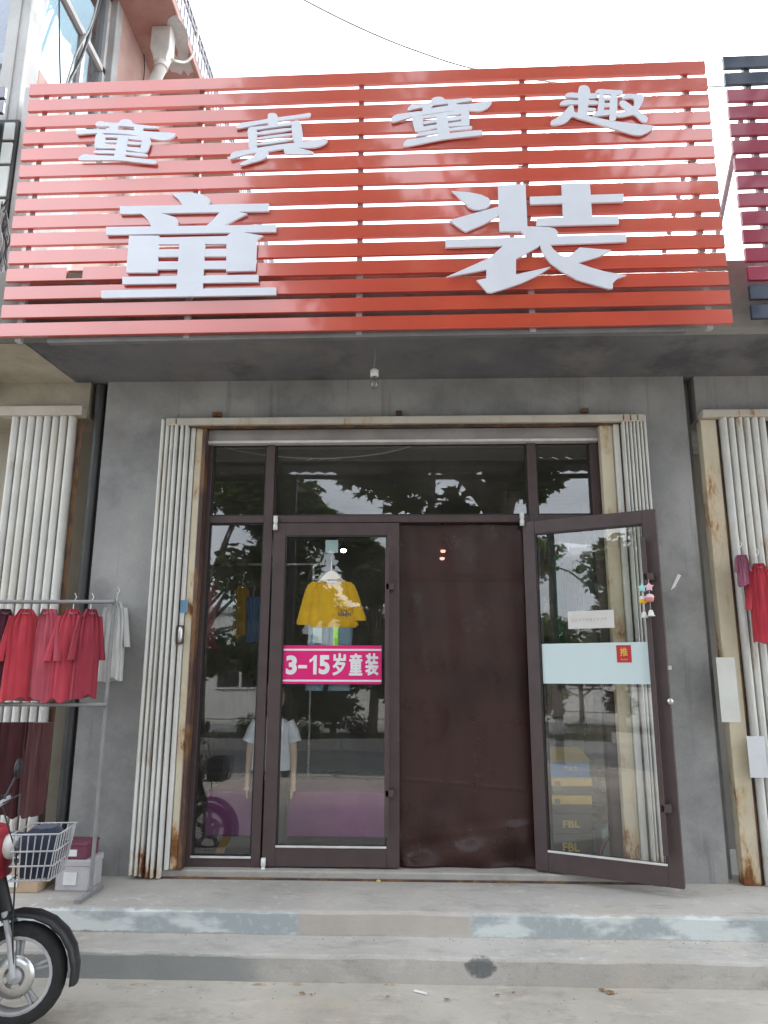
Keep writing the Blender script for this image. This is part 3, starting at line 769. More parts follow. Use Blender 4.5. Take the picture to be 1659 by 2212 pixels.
rs = thing('folding_shutter', 'cream folding shutter stacked on the right behind the open glass door', 'shutter')
xi2 = pY(1325,900,-.13).x; xo2 = pY(1402,990,-.13).x
n = 7; pw = (xo2-xi2-.05)/n
for i in range(n):
    strip(xi2+.05+pw*(i+.5), zb_-.003*i, zt_+.002*(i % 2), pw*.84, -.15+.004*(i % 2), -.065, m_shut, rs, random.uniform(-.004,.004))
boxo('backing', (xi2+.05,-.064,zb_+.01), (xo2-.01,-.0605,zt_-.01), m_rust, rs)
boxo('guide_channel', (xi2+.002,-.11,zb_+.02), (xi2+.040,-.03,zt_-.01), m_shut, rs, .006)
boxo('rusty_edge', (xi2+.041,-.10,zb_+.05), (xi2+.049,-.05,zt_-.02), m_rust, rs)
jr = pY(1297,1000,-.06).x
boxo('jamb', (jr+.002,-.085,zb_+.02), (xi2-.001,-.02,zt_-.04), m_jamb, rs, .005)
tr = thing('shutter_track', 'cream steel shutter track along the top of the shopfront', 'track')
a = pY(345,905,-.15); b = pY(1392,894,-.15)
zt2 = (a.z+b.z)/2+.004
boxo('rail', (a.x+.05,-.15,zt2-.052), (b.x,-.062,zt2), m_track, tr, .006)
boxo('header_board', (jx1-.02,-.03,zt2-.135), (jr+.02,.10,zt2-.053), plain('grey header board', (.30,.28,.27), .6, .15, 4), tr)
boxo('drip_trim', (jx1+.01,-.045,zt2-.155), (jr,.02,zt2-.1355), m_trim, tr, .003)
boxo('shadow_strip', (a.x+.1,-.12,zt2-.060), (b.x-.1,-.07,zt2-.0525), m_rust, tr)  # dark strip standing in for the shadow gap below the rail
th = thing('threshold', 'dusty concrete and steel threshold under the glass doors', 'threshold')
boxo('sill', (OL+.02,-.07,PZ-.02), (OR-.02,.15,PZ+.045), m_step, th, .008)
boxo('rusty_rail', (OL-.05,-.105,PZ-.01), (OR+.05,-.085,PZ+.010), m_rust, th)

# ================================================================== glazed shopfront
SF = thing('glazed_shopfront', 'brown aluminium glazed shopfront with one closed and one open door', 'shopfront')
FD = .06
def pxs(x, y): return pY(x, y, FY)
xf0, xf1 = (pxs(443,940).x+pxs(389,1860).x)/2, pxs(1297,960).x
xm0, xm1 = (pxs(576,960).x+pxs(543,1850).x)/2, pxs(596,960).x-.004
xm2, xm3 = pxs(1137,958).x, pxs(1156,958).x
zf1 = zt2-.1505; zg1 = pxs(800,957).z; ztb1 = pxs(800,1113).z; ztb0 = pxs(800,1128).z; zf0 = PZ+.046; zg0 = pxs(470,1852).z
xg0 = pxs(459,1000).x; xg1 = pxs(1275,1000).x
def bar(name, x0, x1, z0, z1, y0=FY, y1=FY+FD, mat=None): return boxo(name, (x0,y0,z0), (x1,y1,z1), mat or m_alu, SF, .0025)
bar('frame_post', xf0, xg0, zf0, zf1); bar('frame_post', xg1, xf1+.03, zf0, zf1)
bar('mullion', xm0, xm1, zf0, zg1); bar('mullion', xm2, xm3, zf0, zg1)
bar('head_rail', xg0, xg1, zg1, zf1)
bar('transom', xg0, xm0, ztb0, ztb1, FY+.003); bar('transom', xm1, xm2, ztb0, ztb1, FY+.003); bar('transom', xm3, xg1, ztb0, ztb1, FY+.003)
bar('bottom_rail', xg0, xm0, zf0, zg0, FY+.003); bar('bottom_rail', xm3, xg1, zf0, zg0, FY+.003)
def pane(x0, x1, z0, z1, parent=SF, y=FY+.028):
    g = .012
    m = MB(); m.box((x0,y-.008,z0),(x0+g,y+.02,z1)); m.box((x1-g,y-.008,z0),(x1,y+.02,z1)); m.box((x0+g,y-.008,z0),(x1-g,y+.02,z0+g)); m.box((x0+g,y-.008,z1-g),(x1-g,y+.02,z1))
    m.build('gasket', m_aludark, parent)
    return boxo('pane', (x0+g,y,z0+g), (x1-g,y+.006,z1-g), m_pane, parent)
pane(xg0, xm0, ztb1, zg1); pane(xm1, xm2, ztb1, zg1); pane(xm3, xg1, ztb1, zg1)
pane(xg0, xm0, zg0, ztb0); pane(xm3, xg1, zg0, ztb0)
boxo('sill_strip', (xg0,FY-.006,zg0-.004), (xm0,FY+.004,zg0+.008), m_trim, SF)

# door leaf built at the origin: hinge at x=0, leaf runs to +x (or -x), face at y=0
DW, DZ0, DZ1 = .866, PZ+.055, ztb0-.006
ST, RT, RB, TH = .082, .088, .112, .044
def leaf(sgn_, name='door', label=None):
    X = lambda u: u*sgn_
    m = MB(); h = DZ1-DZ0
    m.box((X(0),0,0),(X(ST),TH,h)); m.box((X(DW-ST),0,0),(X(DW),TH,h)); m.box((X(ST),.002,h-RT),(X(DW-ST),TH-.002,h)); m.box((X(ST),.002,0),(X(DW-ST),TH-.002,RB))
    d = m.build(name, m_alu, SF, .003)
    if label: d['label'] = label
    g = MB(); e = .009
    for yy in (.006, TH-.014):
        g.box((X(ST),yy,RB),(X(ST+e),yy+.008,h-RT)); g.box((X(DW-ST-e),yy,RB),(X(DW-ST),yy+.008,h-RT)); g.box((X(ST+e),yy,h-RT-e),(X(DW-ST-e),yy+.008,h-RT)); g.box((X(ST+e),yy,RB),(X(DW-ST-e),yy+.008,RB+e))
    g.build('gasket', m_aludark, d)
    boxo('pane', (X(ST+e*.5),TH/2-.003,RB+e*.5), (X(DW-ST-e*.5),TH/2+.003,h-RT-e*.5), m_pane, d)
    boxo('glazing_bead', (X(ST),-.004,RB-.001), (X(DW-ST),.010,RB+.012), m_trim, d, .003)
    return d
def pull(d, u, sgn_, y, z0, z1, br, side=-1):
    m = MB(); x = u*sgn_
    m.box((x-.014,y+side*.060,z0),(x+.014,y+side*.036,z1))
    for b in br: m.box((x+.012*sgn_-.02,y+side*.060,b-.022),(x+.045*sgn_,y,b+.022))
    m.build('pull_bar', m_alu, d, .003)
def hinge(d, x, z, y):
    MB().lathe([(.0,.0),(.0155,.0),(.0155,.040),(.011,.042),(.011,.050),(.0155,.052),(.0155,.098),(.0,.098)], (x,y,z), 14).build('hinge', m_white, d)
dl = leaf(1)
LX = xm1-.010
LX = pxs(583,1400).x
dl.location = (LX, FY-.010, DZ0)
pz = lambda py: pY(830, py, FY-.06).z-DZ0
pull(dl, DW-ST+.002, 1, 0, pz(1808), pz(1183), (pz(1714), pz(1267)))
hinge(dl, .012, pz(1142), -.016); hinge(dl, .012, -.045, -.016)
AL = radians(27); HX = .773; HY = -.018
dr = leaf(1)
dr.rotation_euler = (0,0,-AL); dr.location = (HX, HY, DZ0)
DRM = Matrix.Translation((HX,HY,DZ0)) @ Matrix.Rotation(-AL, 4, 'Z')
DRI = DRM.inverted()
def on_leaf(px, py, y=0.):            # a photo point carried onto the open leaf, in leaf coordinates
    o = DRI @ CAM; r = DRI.to_3x3() @ ray(px, py); return o+r*((y-o.y)/r.y)
p = on_leaf(1390, 1160, -.05); p2 = on_leaf(1432, 1848, -.05)
ub = (p.x+p2.x)/2
pull(dr, DW-ST+.002, 1, 0, on_leaf(1432,1848,-.05).z, on_leaf(1388,1160,-.05).z, (on_leaf(1452,1748,-.05).z, on_leaf(1412,1245,-.05).z))
hinge(dr, .004, DZ1-DZ0-.03, -.016)
q = on_leaf(1447, 1515, 0)
MB().lathe([(.0,-.014),(.012,-.013),(.020,-.006),(.020,.004),(.0,.006)], (q.x,q.y,q.z), 16, 'y').build('lock_cylinder', m_steel, dr)
q = on_leaf(1462, 1442, 0); boxo('latch', (DW-.001,.014,q.z-.012), (DW+.02,.030,q.z+.012), m_steel, dr)

# things stuck on the open leaf
def on_leaf_thing(mb, name, mat, label, cat):
    o = mb.build(name, mat); o.matrix_world = DRM.copy(); return tag(o, label, cat)
gy = TH/2-.0032
a = on_leaf(1170,1391,gy); b = on_leaf(1403,1478,gy)
m_film = NT('frosted film'); m_film.color((.62,.74,.75)); m_film.set(rough=.25, spec=.4); m_film = m_film.m
on_leaf_thing(MB().box((ST+.012,gy-.0006,b.z),(DW-ST-.012,gy,a.z)), 'frosted_film', m_film, 'pale blue frosted film band across the open glass door', 'film')
a = on_leaf(1226,1321,gy); b = on_leaf(1328,1356,gy)
note = on_leaf_thing(MB().box((a.x,gy-.0022,b.z),(b.x,gy-.0008,a.z)), 'paper_note', flat('white note paper', (.66,.64,.61)), 'white paper note taped to the open glass door', 'note')
m = MB(); x = a.x+.03; zc = (a.z+b.z)/2
random.seed(3)
while x < b.x-.04:                         # faint pen strokes showing through from the other side
    pts = [V((x+.012*sin(k*2.2+x*90)*.6+.004*k*.2, gy-.0026, zc+.012*cos(k*1.7+x*50))) for k in range(5)]
    m.tube(pts, .0008, 4); x += .023
m.build('handwriting', flat('faint pen', (.42,.42,.42)), note)
a = on_leaf(1331,1394,gy); b = on_leaf(1365,1431,gy)
push = on_leaf_thing(MB().box((a.x,gy-.0030,b.z),(b.x,gy-.0012,a.z)), 'push_sticker', flat('red sticker', (.52,.02,.025)), 'small red square push sticker on the frosted band', 'sticker')
def put_text(body, size, parent, mat, c, offset=0., th_=.0004, sx=1., sz=1.):
    me = textmesh(body, 1.0, offset)
    xs = [v.co.x for v in me.vertices]; ys = [v.co.y for v in me.vertices]
    kx = size[0]/(max(xs)-min(xs)); kz = size[1]/(max(ys)-min(ys))
    for v in me.vertices: v.co = V((c[0]+v.co.x*kx, c[1], c[2]+v.co.y*kz))
    me.materials.append(mat); return link('lettering', me, parent)
m_gold = flat('yellow print', (.75,.50,.05)); m_whitep = flat('white print', (.74,.74,.76))
put_text('推', ((b.x-a.x)*.52,(a.z-b.z)*.50), push, m_gold, ((a.x+b.x)/2,gy-.0036,(a.z+b.z)/2+.012), .02)
put_text('PUSH', ((b.x-a.x)*.46,(a.z-b.z)*.09), push, m_gold, ((a.x+b.x)/2,gy-.0036,b.z+.018), .01)

# charm strings hanging from the handle bracket of the open door
def charm(label, px, star, cup, c1, c2, c3, dy):
    y = -.075-dy; q = on_leaf(px, star, y)
    t = thing('hanging_charm', label, 'charm', (0,0,0), group='charm strings on the open door'); t.matrix_world = DRM.copy()
    zt3 = on_leaf(1400,1252,y).z; z_s = q.z; z_c = on_leaf(px, cup, y).z; z_b = on_leaf(px, cup+31, y).z
    MB().tube([(q.x,y,zt3),(q.x,y,z_b+.02)], .0012, 5).build('string', m_white, t)
    pts = []
    for k in range(10):
        a = pi/2+2*pi*k/10; r = .030 if k % 2 == 0 else .016
        pts.append((q.x+r*cos(a), y-.006, z_s+r*sin(a)))
    MB().prism(pts, (0,.012,0)).build('star', c1, t, .004)
    MB().lathe([(.0,-.020),(.018,-.019),(.023,-.008),(.024,.006)], (q.x,y,z_c), 14).build('cup', c2, t)
    MB().lathe([(.026,.005),(.024,.016),(.015,.026),(.0,.030)], (q.x,y,z_c), 14).build('icing', c3, t)
    MB().lathe([(.0,.018),(.010,.017),(.015,.004),(.018,-.012),(.026,-.019),(.024,-.020),(.0,-.012)], (q.x,y,z_b), 16).build('bell', m_white, t)
charm('charm string with mint star, yellow cupcake and white bell', 1387, 1270, 1297, flat('mint plastic', (.38,.72,.72)), flat('yellow plastic', (.82,.50,.03)), flat('cream plastic', (.78,.66,.62)), .0)
charm('charm string with pink star, pink cupcake and white bell', 1402, 1268, 1293, flat('pink plastic', (.80,.48,.58)), flat('coral plastic', (.78,.27,.27)), flat('pale pink plastic', (.80,.58,.60)), .022)

# ------------------------------------------------------------------ curtain in the doorway
cx0, cx1 = LX+DW-.02, HX+.02; cz0, cz1 = PZ+.048, ztb0-.006
def cf(u, v):
    x = cx0+(cx1-cx0)*u; z = cz0+(cz1-cz0)*v
    low = max(0, 1-v/.16)
    d = .006*sin(u*9+v*2)+.004*sin(u*21+v*5)+low*(.020*sin(u*13+v*30)+.016*sin(u*7-v*50))+.006*sin(v*14+u*3)*max(0, .5-v)
    d += .005*max(0, 1-abs(v-.83)/.012)+.004*max(0, 1-abs(v-.07-.05*u)/.02)+.003*max(0, 1-abs(v-.24+.03*u)/.008)
    zoff = .006*sin(u*8)*max(0, 1-v/.05) + (.02*max(0, .25-u) if v < .02 else 0)
    return V((x, FY+.055-d, z+zoff))
cu = MB().grid(cf, 60, 260).build('door_curtain', m_curtain, None, fix=False)
md = cu.modifiers.new('thickness', 'SOLIDIFY'); md.thickness = .0015
tag(local(cu, (cx0,FY+.055,cz0)), 'dark brown ribbed plastic curtain filling the open doorway', 'curtain')

# ================================================================== goods in the window
def loft(rows, n=24, seed=0, fold=.004, folds=5, sm=True, flatback=.6):
    """rows: (centre x, centre y, z, half width, half depth); closed cloth tube with soft folds"""
    rg = []
    for i, (x, y, z, hw, hd) in enumerate(rows):
        ring = []
        for j in range(n):
            a = 2*pi*j/n; c, s = cos(a), sin(a)
            px_ = hw*(abs(c)**.8)*(1 if c > 0 else -1); py_ = hd*(abs(s)**.7)*(1 if s > 0 else -1)*(1 if s < 0 else flatback)
            px_ += 0; f = fold*sin(folds*c*2.3+seed+i*.35)*(.4+.6*i/len(rows))
            ring.append(V((x+px_, y+py_+f, z)))
        rg.append(ring)
    return MB().rings(rg, True, sm)
def hanger(px, pz_, y, mat, label, group=None, w_=.17, hook=None):
    t = thing('coat_hanger', label, 'hanger', (px,y,pz_-.10), group=group)
    L = lambda p: V(p)-V((px,y,pz_-.10))
    m = MB(); pts = []
    for k in range(13):
        u = -1+2*k/12; pts.append(L((px+u*w_, y, pz_-.012-.085*abs(u)**1.15)))
    rr = [.010+.011*(1-abs(-1+2*k/12)) for k in range(13)]
    m.tube(pts, rr, 8, squash=1.3); m.build('shoulder_bar', mat, t)
    hk = hook or .07
    MB().tube([L((px,y,pz_-.005)),L((px,y,pz_+hk*.55)),L((px+.012,y,pz_+hk*.75)),L((px+.008,y,pz_+hk)),L((px-.008,y,pz_+hk*1.02))], .0022, 6).build('hook', m_steel, t)
    return t
# yellow T-shirt on the closed door
gY = FY+.075
sc_ = pY(716,1240,gY); kx = lambda px: pY(px, 1300, gY).x; kz = lambda py: pY(716, py, gY).z
sh = thing('t_shirt', 'yellow T-shirt with smiling face print hanging inside the closed door', 't-shirt', (sc_.x,gY,kz(1352)))
SB = V((sc_.x,gY,kz(1352)))
rows = []
for (py, xl, xr, d) in ((1252,690,742,.018),(1258,682,750,.026),(1266,672,758,.032),(1280,670,763,.038),(1300,670,765,.042),(1320,669,768,.046),(1338,667,772,.050),(1350,665,775,.046),(1356,670,769,.034)):
    a, b = kx(xl), kx(xr); rows.append(((a+b)/2-SB.x, 0, kz(py)-SB.z, (b-a)/2, d))
rows.reverse()
loft(rows, 48, 2, .011, 6).build('body', m_cloth('yellow jersey', (.86,.50,.02)), sh)
for sg, xs_ in ((-1, ((1258,672,694),(1264,665,690),(1278,659,683),(1300,653,678),(1325,647,675),(1345,642,672),(1350,644,671))), (1, ((1258,736,758),(1264,741,765),(1278,748,772),(1298,754,779),(1318,759,785),(1336,762,792),(1341,763,790)))):
    rw = []
    for py, xl, xr in xs_:
        a, b = kx(xl), kx(xr); rw.append(((a+b)/2-SB.x, .004, kz(py)-SB.z, (b-a)/2, .026))
    rw.reverse(); loft([(x, y-.012, z, hw, hd) for x, y, z, hw, hd in rw], 24, 1+sg, .006, 4).build('sleeve', MATS['yellow jersey'], sh)
MB().tube([V((kx(696)-SB.x+(kx(738)-kx(696))*t, -.034-.012*sin(pi*t), kz(1254)-SB.z-.018*sin(pi*t))) for t in [i/10 for i in range(11)]], .006, 6).build('neckband', m_cloth('white rib', (.7,.66,.55)), sh)
MB().lathe([(.0,-.001),(.030,-.001),(.030,.0),(.0,.0)], (kx(717)-SB.x,-.030,kz(1251)-SB.z), 20, 'y').build('neck_opening', m_cloth('neck hole shade', (.10,.08,.06)), sh).scale = (1,1,1)  # dark disc: shade inside the neck hole, put in as colour
# chest print
pcx, pcz = kx(746)-SB.x, kz(1309)-SB.z
pr_ = MB(); pr_.lathe([(.0,-.0012),(.036,-.001),(.036,.0),(.0,.0)], (pcx,-.062,pcz), 24, 'y'); pf = pr_.build('print', flat('lemon print', (.80,.52,.06)), sh)
m = MB()
for ex in (-.011, .011): m.lathe([(.0,-.0012),(.0042,-.001),(.0042,.0),(.0,.0)], (pcx+ex,-.0645,pcz+.008), 8, 'y')
m.tube([V((pcx-.016+.032*t, -.065, pcz-.006-.010*sin(pi*t))) for t in [i/8 for i in range(9)]], .0014, 5)
for k in range(4): m.box((pcx-.022+.011*k,-.0642,pcz-.050-.006*(k % 2)),(pcx-.016+.011*k,-.063,pcz-.030))
m.build('face_marks', flat('brown print', (.28,.10,.05)), pf)
put_text('BENJN', (.085,.030), pf, flat('grey print', (.06,.06,.08)), (pcx+.002,-.065,pcz-.066), .03)
hg = thing('coat_hanger', 'pale wooden hanger holding the yellow T-shirt', 'hanger', (sc_.x,gY,kz(1260)))
HB = V((sc_.x,gY,kz(1260)))
MB().prism([V((kx(x), gY-.034, kz(y)))-HB for x, y in chaikin([(716,1233),(726,1238),(738,1250),(748,1258),(744,1262),(716,1249),(688,1262),(684,1258),(694,1250),(706,1238)], 1)], (0,.024,0)).build('shoulder_bar', plain('pale wood hanger', (.74,.60,.44), .5), hg, .003)
MB().tube([V((sc_.x,gY-.02,kz(1236)))-HB, V((sc_.x,gY-.02,kz(1210)))-HB, V((sc_.x+.004,gY-.03,kz(1198)))-HB, V((sc_.x-.004,gY-.045,kz(1190)))-HB], .003, 6).build('hook', m_steel, hg)
a = pY(703,1166,FY+.016); b = pY(730,1194,FY+.016)
hk = boxo('suction_hook', (a.x,FY+.018,b.z), (b.x,FY+.030,a.z), plain('clear blue plastic', (.42,.55,.55), .2), None, .004); tag(local(hk, (a.x,FY+.018,b.z)), 'clear square adhesive hook on the closed door glass', 'hook')
# shorts
sm_ = m_cloth('pale denim', (.20,.31,.38))
so_ = thing('shorts', 'pale blue denim shorts with lime strap under the yellow T-shirt', 'shorts', (sc_.x,gY,kz(1492)))
OB_ = V((sc_.x,gY,kz(1492)))
for xl0, xr0, xl1, xr1 in ((668,718,664,702),(714,763,712,758)):
    rw = []
    for i in range(8):
        t = i/7; py = 1492-(1492-1346)*t; a = kx(xl1+(xl0-xl1)*t); b = kx(xr1+(xr0-xr1)*t)
        rw.append(((a+b)/2-OB_.x, .002, kz(py)-OB_.z, (b-a)/2, .030))
    loft(rw, 20, 3, .005, 4).build('leg', sm_, so_)
a, b = kx(722)-OB_.x, kx(733)-OB_.x
boxo('lime_strap', (a,-.036,kz(1400)-OB_.z), (b,-.032,kz(1350)-OB_.z), flat('lime webbing', (.36,.83,.03)), so_)
a, b = kx(679)-OB_.x, kx(698)-OB_.x
boxo('price_tag', (a,-.040,kz(1390)-OB_.z), (b,-.037,kz(1357)-OB_.z), flat('pale tag', (.55,.66,.66)), so_)
# pink banner on the closed door
by_ = FY-.010+TH/2-.0033
a = pY(606,1394,by_); b = pY(824,1478,by_)
bn = tag(boxo('door_banner', (a.x,by_-.0010,b.z), (b.x,by_,a.z), flat('magenta vinyl', (.70,.004,.165))), 'magenta banner with white writing across the closed glass door', 'banner')
w_, h_ = b.x-a.x, a.z-b.z
for zz_ in (a.z-h_*.115, b.z+h_*.085): boxo('white_line', (a.x+.002,by_-.0018,zz_-.006), (b.x,by_-.0011,zz_+.006), m_whitep, bn)
tx = lambda u: a.x+w_*u
put_text('3', (w_*.108,h_*.50), bn, m_whitep, (tx(.115),by_-.0022,(a.z+b.z)/2-.003), .045)
put_text('-', (w_*.088,h_*.085), bn, m_whitep, (tx(.225),by_-.0022,(a.z+b.z)/2-.014), .0)
o1 = (tx(.328), (a.z+b.z)/2-.001); ww, hh = w_*.036, h_*.25
MB().prism([(o1[0]+u*ww, by_-.0022, o1[1]+v*hh) for u, v in ((.05,-1),(1,-1),(1,1),(.25,1),(-.05,.82),(-.4,.66),(-1,.52),(-1,.22),(-.4,.34),(.05,.52))], (0,.0006,0)).build('lettering', m_whitep, bn)
put_text('5', (w_*.108,h_*.50), bn, m_whitep, (tx(.438),by_-.0022,(a.z+b.z)/2-.001), .045)
for ch, u in (('岁',.585),('童',.748),('装',.906)):
    for k_, (ox_, oz_) in enumerate(((0,0),(.0035,0),(-.0035,0),(0,.002),(0,-.002))):
        put_text(ch, (w_*.122,h_*.565), bn, m_whitep, (tx(u)+ox_,by_-.0022-.0002*k_,(a.z+b.z)/2+.002+oz_), .012)

# ------------------------------------------------------------------ shoe boxes behind the right side pane
bY = FY+.13
def carton(label, xl, xr, yt, yb, col, lid=None, text=None, dd=.30, tcol=None):
    a = pY(xl, yt, bY); b = pY(xr, yb, bY)
    t = thing('shoe_box', label, 'box', ((a.x+b.x)/2,bY+dd/2,b.z), random.uniform(-.03,.03), 'shoe boxes stacked behind the side pane')
    hw, hh = (b.x-a.x)/2, a.z-b.z
    boxo('tray', (-hw+.004,-dd/2+.004,0), (hw-.004,dd/2-.004,hh*(.55 if lid else .97)), col, t, .002)
    boxo('lid', (-hw,-dd/2,hh*(.5 if lid else .955)), (hw,dd/2,hh-.001), lid or col, t, .002)
    if lid: boxo('end_label', (-hw+.02,-dd/2-.002,hh*.45), (-hw+.055,-dd/2-.0005,hh*.80), flat('grey label', (.22,.2,.13)), t)
    if text: put_text(text, (hw*.85,hh*.36), t, tcol, (-.01+.05*hw,-dd/2-.0015,hh*.48), .03)
    return t
m_bx = plain('black card', (.035,.035,.036), .6); m_yel = plain('yellow card', (.80,.52,.11), .6); m_blu = plain('blue card', (.15,.31,.62), .6)
random.seed(5)
carton('black shoe box marked FBL at the bottom of the stack', 1190,1280,1802,1856, m_bx, None, 'FBL', tcol=m_gold)
carton('black shoe box marked FBL, second from the bottom of the stack', 1190,1280,1758,1801, m_bx, None, 'FBL', tcol=m_gold)
carton('black shoe box with yellow lid on the two FBL boxes', 1190,1280,1718,1757, m_bx, m_yel)
carton('black shoe box with yellow lid just under the blue box', 1190,1280,1680,1717, m_bx, m_yel)
a = pY(1187,1645,bY); b = pY(1276,1645,bY); c = pY(1250,1615,bY+.16); d = pY(1187,1615,bY+.16)
bb = carton('blue shoe box with tan lid on top of the stack', 1186,1276,1645,1679, m_blu, None)
for o in bb.children:
    if o.name.startswith('lid'): o.data.materials[0] = m_yel
MB().prism([V(p)-V(bb.location)+V((0,0,.001)) for p in (a,b,c,d)], (0,.003,.004)).build('raised_flap', m_yel, bb)
put_text('海全熊', (.09,.028), bb, m_whitep, (0,-.156,.055), .02)
for i, (xl, xr, yt, yb, c, lab) in enumerate(((1284,1322,1640,1664,(.45,.28,.15),'small tan carton on the shelf beside the shoe boxes'),(1300,1330,1688,1712,(.50,.53,.53),'small grey carton beside the shoe boxes'),(1305,1335,1752,1772,(.40,.25,.10),'small brown carton low beside the shoe boxes'))):
    a = pY(xl, yt, bY+.1); b = pY(xr, yb, bY+.1)
    o = boxo('carton', (a.x,bY+.1,b.z), (b.x,bY+.3,a.z), plain('card %d' % i, c, .7), None, .003); tag(local(o, (a.x,bY+.1,b.z)), lab, 'box')
a = pY(1300,1640,bY+.25); b = pY(1345,1860,bY+.25)
sf_ = thing('shelf_rack', 'dark metal shelf rack holding small cartons behind the side pane', 'shelf', (0,0,0))
for z in (pY(1300,1664,bY+.1).z-.012, pY(1300,1712,bY+.1).z-.012, pY(1300,1772,bY+.1).z-.012): boxo('shelf', (a.x-.08,bY+.06,z), (b.x+.10,bY+.36,z+.011), m_black, sf_)
for x in (a.x-.08, b.x+.10): boxo('upright', (x-.012,bY+.33,PZ), (x+.012,bY+.36,2.3), m_black, sf_)
a = pY(1305,1790,bY+.02); b = pY(1345,1850,bY+.02)
o = MB().prism([(a.x,bY+.04,PZ+.001),(b.x+.03,bY+.04,PZ+.001),(b.x+.03,bY+.04,a.z),(a.x+.03,bY+.04,a.z+.01),(a.x-.01,bY+.04,a.z-.02)], (0,.2,0)).build('storage_bin', plain('pale blue plastic bin', (.42,.55,.58), .4), None, .008); tag(local(o, (a.x,bY+.04,PZ)), 'pale blue plastic bin on the floor by the shoe boxes', 'bin')
cable('dark red hose curving beside the shoe boxes', [pY(1296,1850,bY-.03), pY(1302,1830,bY-.03), pY(1314,1810,bY-.03), pY(1330,1796,bY-.03), pY(1345,1790,bY-.02)], .011, plain('red hose', (.30,.04,.06), .4), 'hose')

# ------------------------------------------------------------------ garments inside
GC = [0]
def garment(label, cx, ztop, y, w_, h_, col, kind='top', group=None, rot=0, name=None, cat=None, z_sleeve=.42):
    GC[0] += 1; mt = m_cloth('garment cloth %d' % GC[0], col)
    nm = name or {'top':'hanging_shirt','dress':'hanging_dress','pants':'hanging_trousers'}[kind]
    t = thing(nm, label, cat or {'top':'shirt','dress':'dress','pants':'trousers'}[kind], (cx,y,ztop-h_), rot, group)
    rw = []; sd_ = GC[0]
    for i in range(9):
        u = i/8; z = h_*u
        if kind == 'top': hw = w_/2*(1-.10*u) if u < .85 else w_/2*(.90-(u-.85)*3.6)
        elif kind == 'dress': hw = w_/2*(1.15-.45*u) if u < .85 else w_/2*(.77-(u-.85)*3.0)
        else: hw = w_/2*(.92+.08*u)
        rw.append((0, 0, z, max(hw, .03), .040 if u < .8 else .032))
    g_ = loft(rw, 40, sd_, .014, 7)
    g_.v = [(x, y+.006*sin(x*60+sd_)*(1-z/h_), z+(.012*sin(x*34+sd_*2)+.008*sin(x*80)) * max(0, 1-z/(h_*.25))) for x, y, z in g_.v]
    g_.build('body', mt, t)
    if kind != 'pants':
        for s_ in (-1, 1):
            r2 = []
            for i in range(7):
                u = i/6
                r2.append((s_*(w_/2*1.22-u*w_*.22), .004-.012*(1-u), h_*(z_sleeve+(.92-z_sleeve)*u), w_*.13*(1.0-.3*u), .030))
            loft(r2, 20, sd_+s_, .006, 4).build('sleeve', mt, t)
        MB().tube([V((w_*.17*cos(a), -.030*abs(sin(a))-.006, h_*.985-.022*abs(sin(a)))) for a in [pi+pi*i/10 for i in range(11)]], .006, 6).build('collar', m_cloth('collar rib %d' % sd_, tuple(min(.8, x*.5+.10) for x in col)), t)
    MB().tube([(0,.006,h_-.01),(0,.006,h_+.05),(.014,.006,h_+.075),(.0,.006,h_+.10)], .003, 6).build('hanger_hook', m_steel, t)
    return t
def at(px, py, Y): q = pY(px, py, Y); return q.x, q.z
gr = 'clothes hanging inside the shop'
rail_z = at(480, 1245, 1.1)[1]+.10
rr_ = thing('clothes_rail', 'steel clothes rail inside the left window', 'rail', (0,0,0))
xa, xb = at(440,1240,1.1)[0], at(560,1240,1.1)[0]
MB().tube([(xa-.35,1.1,rail_z),(xb+.5,1.1,rail_z)], .014, 8).build('bar', m_steel, rr_)
for x in (xa-.3, xb+.45): MB().tube([(x,1.1,PZ),(x,1.1,rail_z)], .013, 8).build('upright', m_steel, rr_)
for (px, wpx, yt, yb, col, kind, lab) in ((455,36,1255,1400,(.42,.12,.15),'dress','faded red dress hanging inside the left window'),(489,40,1275,1390,(.15,.24,.23),'top','grey-green top hanging inside the left window'),(523,28,1265,1375,(.55,.31,.03),'top','mustard yellow top hanging inside the left window'),(548,30,1290,1390,(.10,.18,.36),'pants','blue striped trousers hanging inside the left window')):
    x, z = at(px, yt, 1.1); x2, z2 = at(px+wpx, yb, 1.1)
    garment(lab, x, z, 1.1, abs(x2-x)*.95, z-z2, col, kind, gr, random.uniform(-.5,.5))
rail2 = at(1200,1150,.75)[1]
r2_ = thing('clothes_rail', 'steel clothes rail behind the open door on the right', 'rail', (0,0,0))
xa, xb = at(1170,1150,.75)[0], at(1310,1150,.75)[0]
MB().tube([(xa-.2,.75,rail2),(xb+.2,.75,rail2)], .013, 8).build('bar', m_steel, r2_)
for x in (xa-.18, xb+.18): MB().tube([(x,.75,PZ),(x,.75,rail2)], .012, 8).build('upright', m_steel, r2_)
for (px, wpx, yt, yb, col, kind, lab) in ((1178,24,1205,1370,(.28,.22,.16),'dress','beige patterned dress hanging behind the open door'),(1202,26,1200,1395,(.03,.26,.15),'dress','bright green dress hanging behind the open door'),(1228,30,1195,1350,(.05,.10,.06),'top','dark green top hanging behind the open door'),(1265,34,1195,1345,(.30,.36,.40),'top','pale grey-blue top hanging behind the open door')):
    x, z = at(px, yt, .75); x2, z2 = at(px+wpx, yb, .75)
    garment(lab, x, z, .75, abs(x2-x)*.95, z-z2, col, kind, gr, random.uniform(-.4,.4))
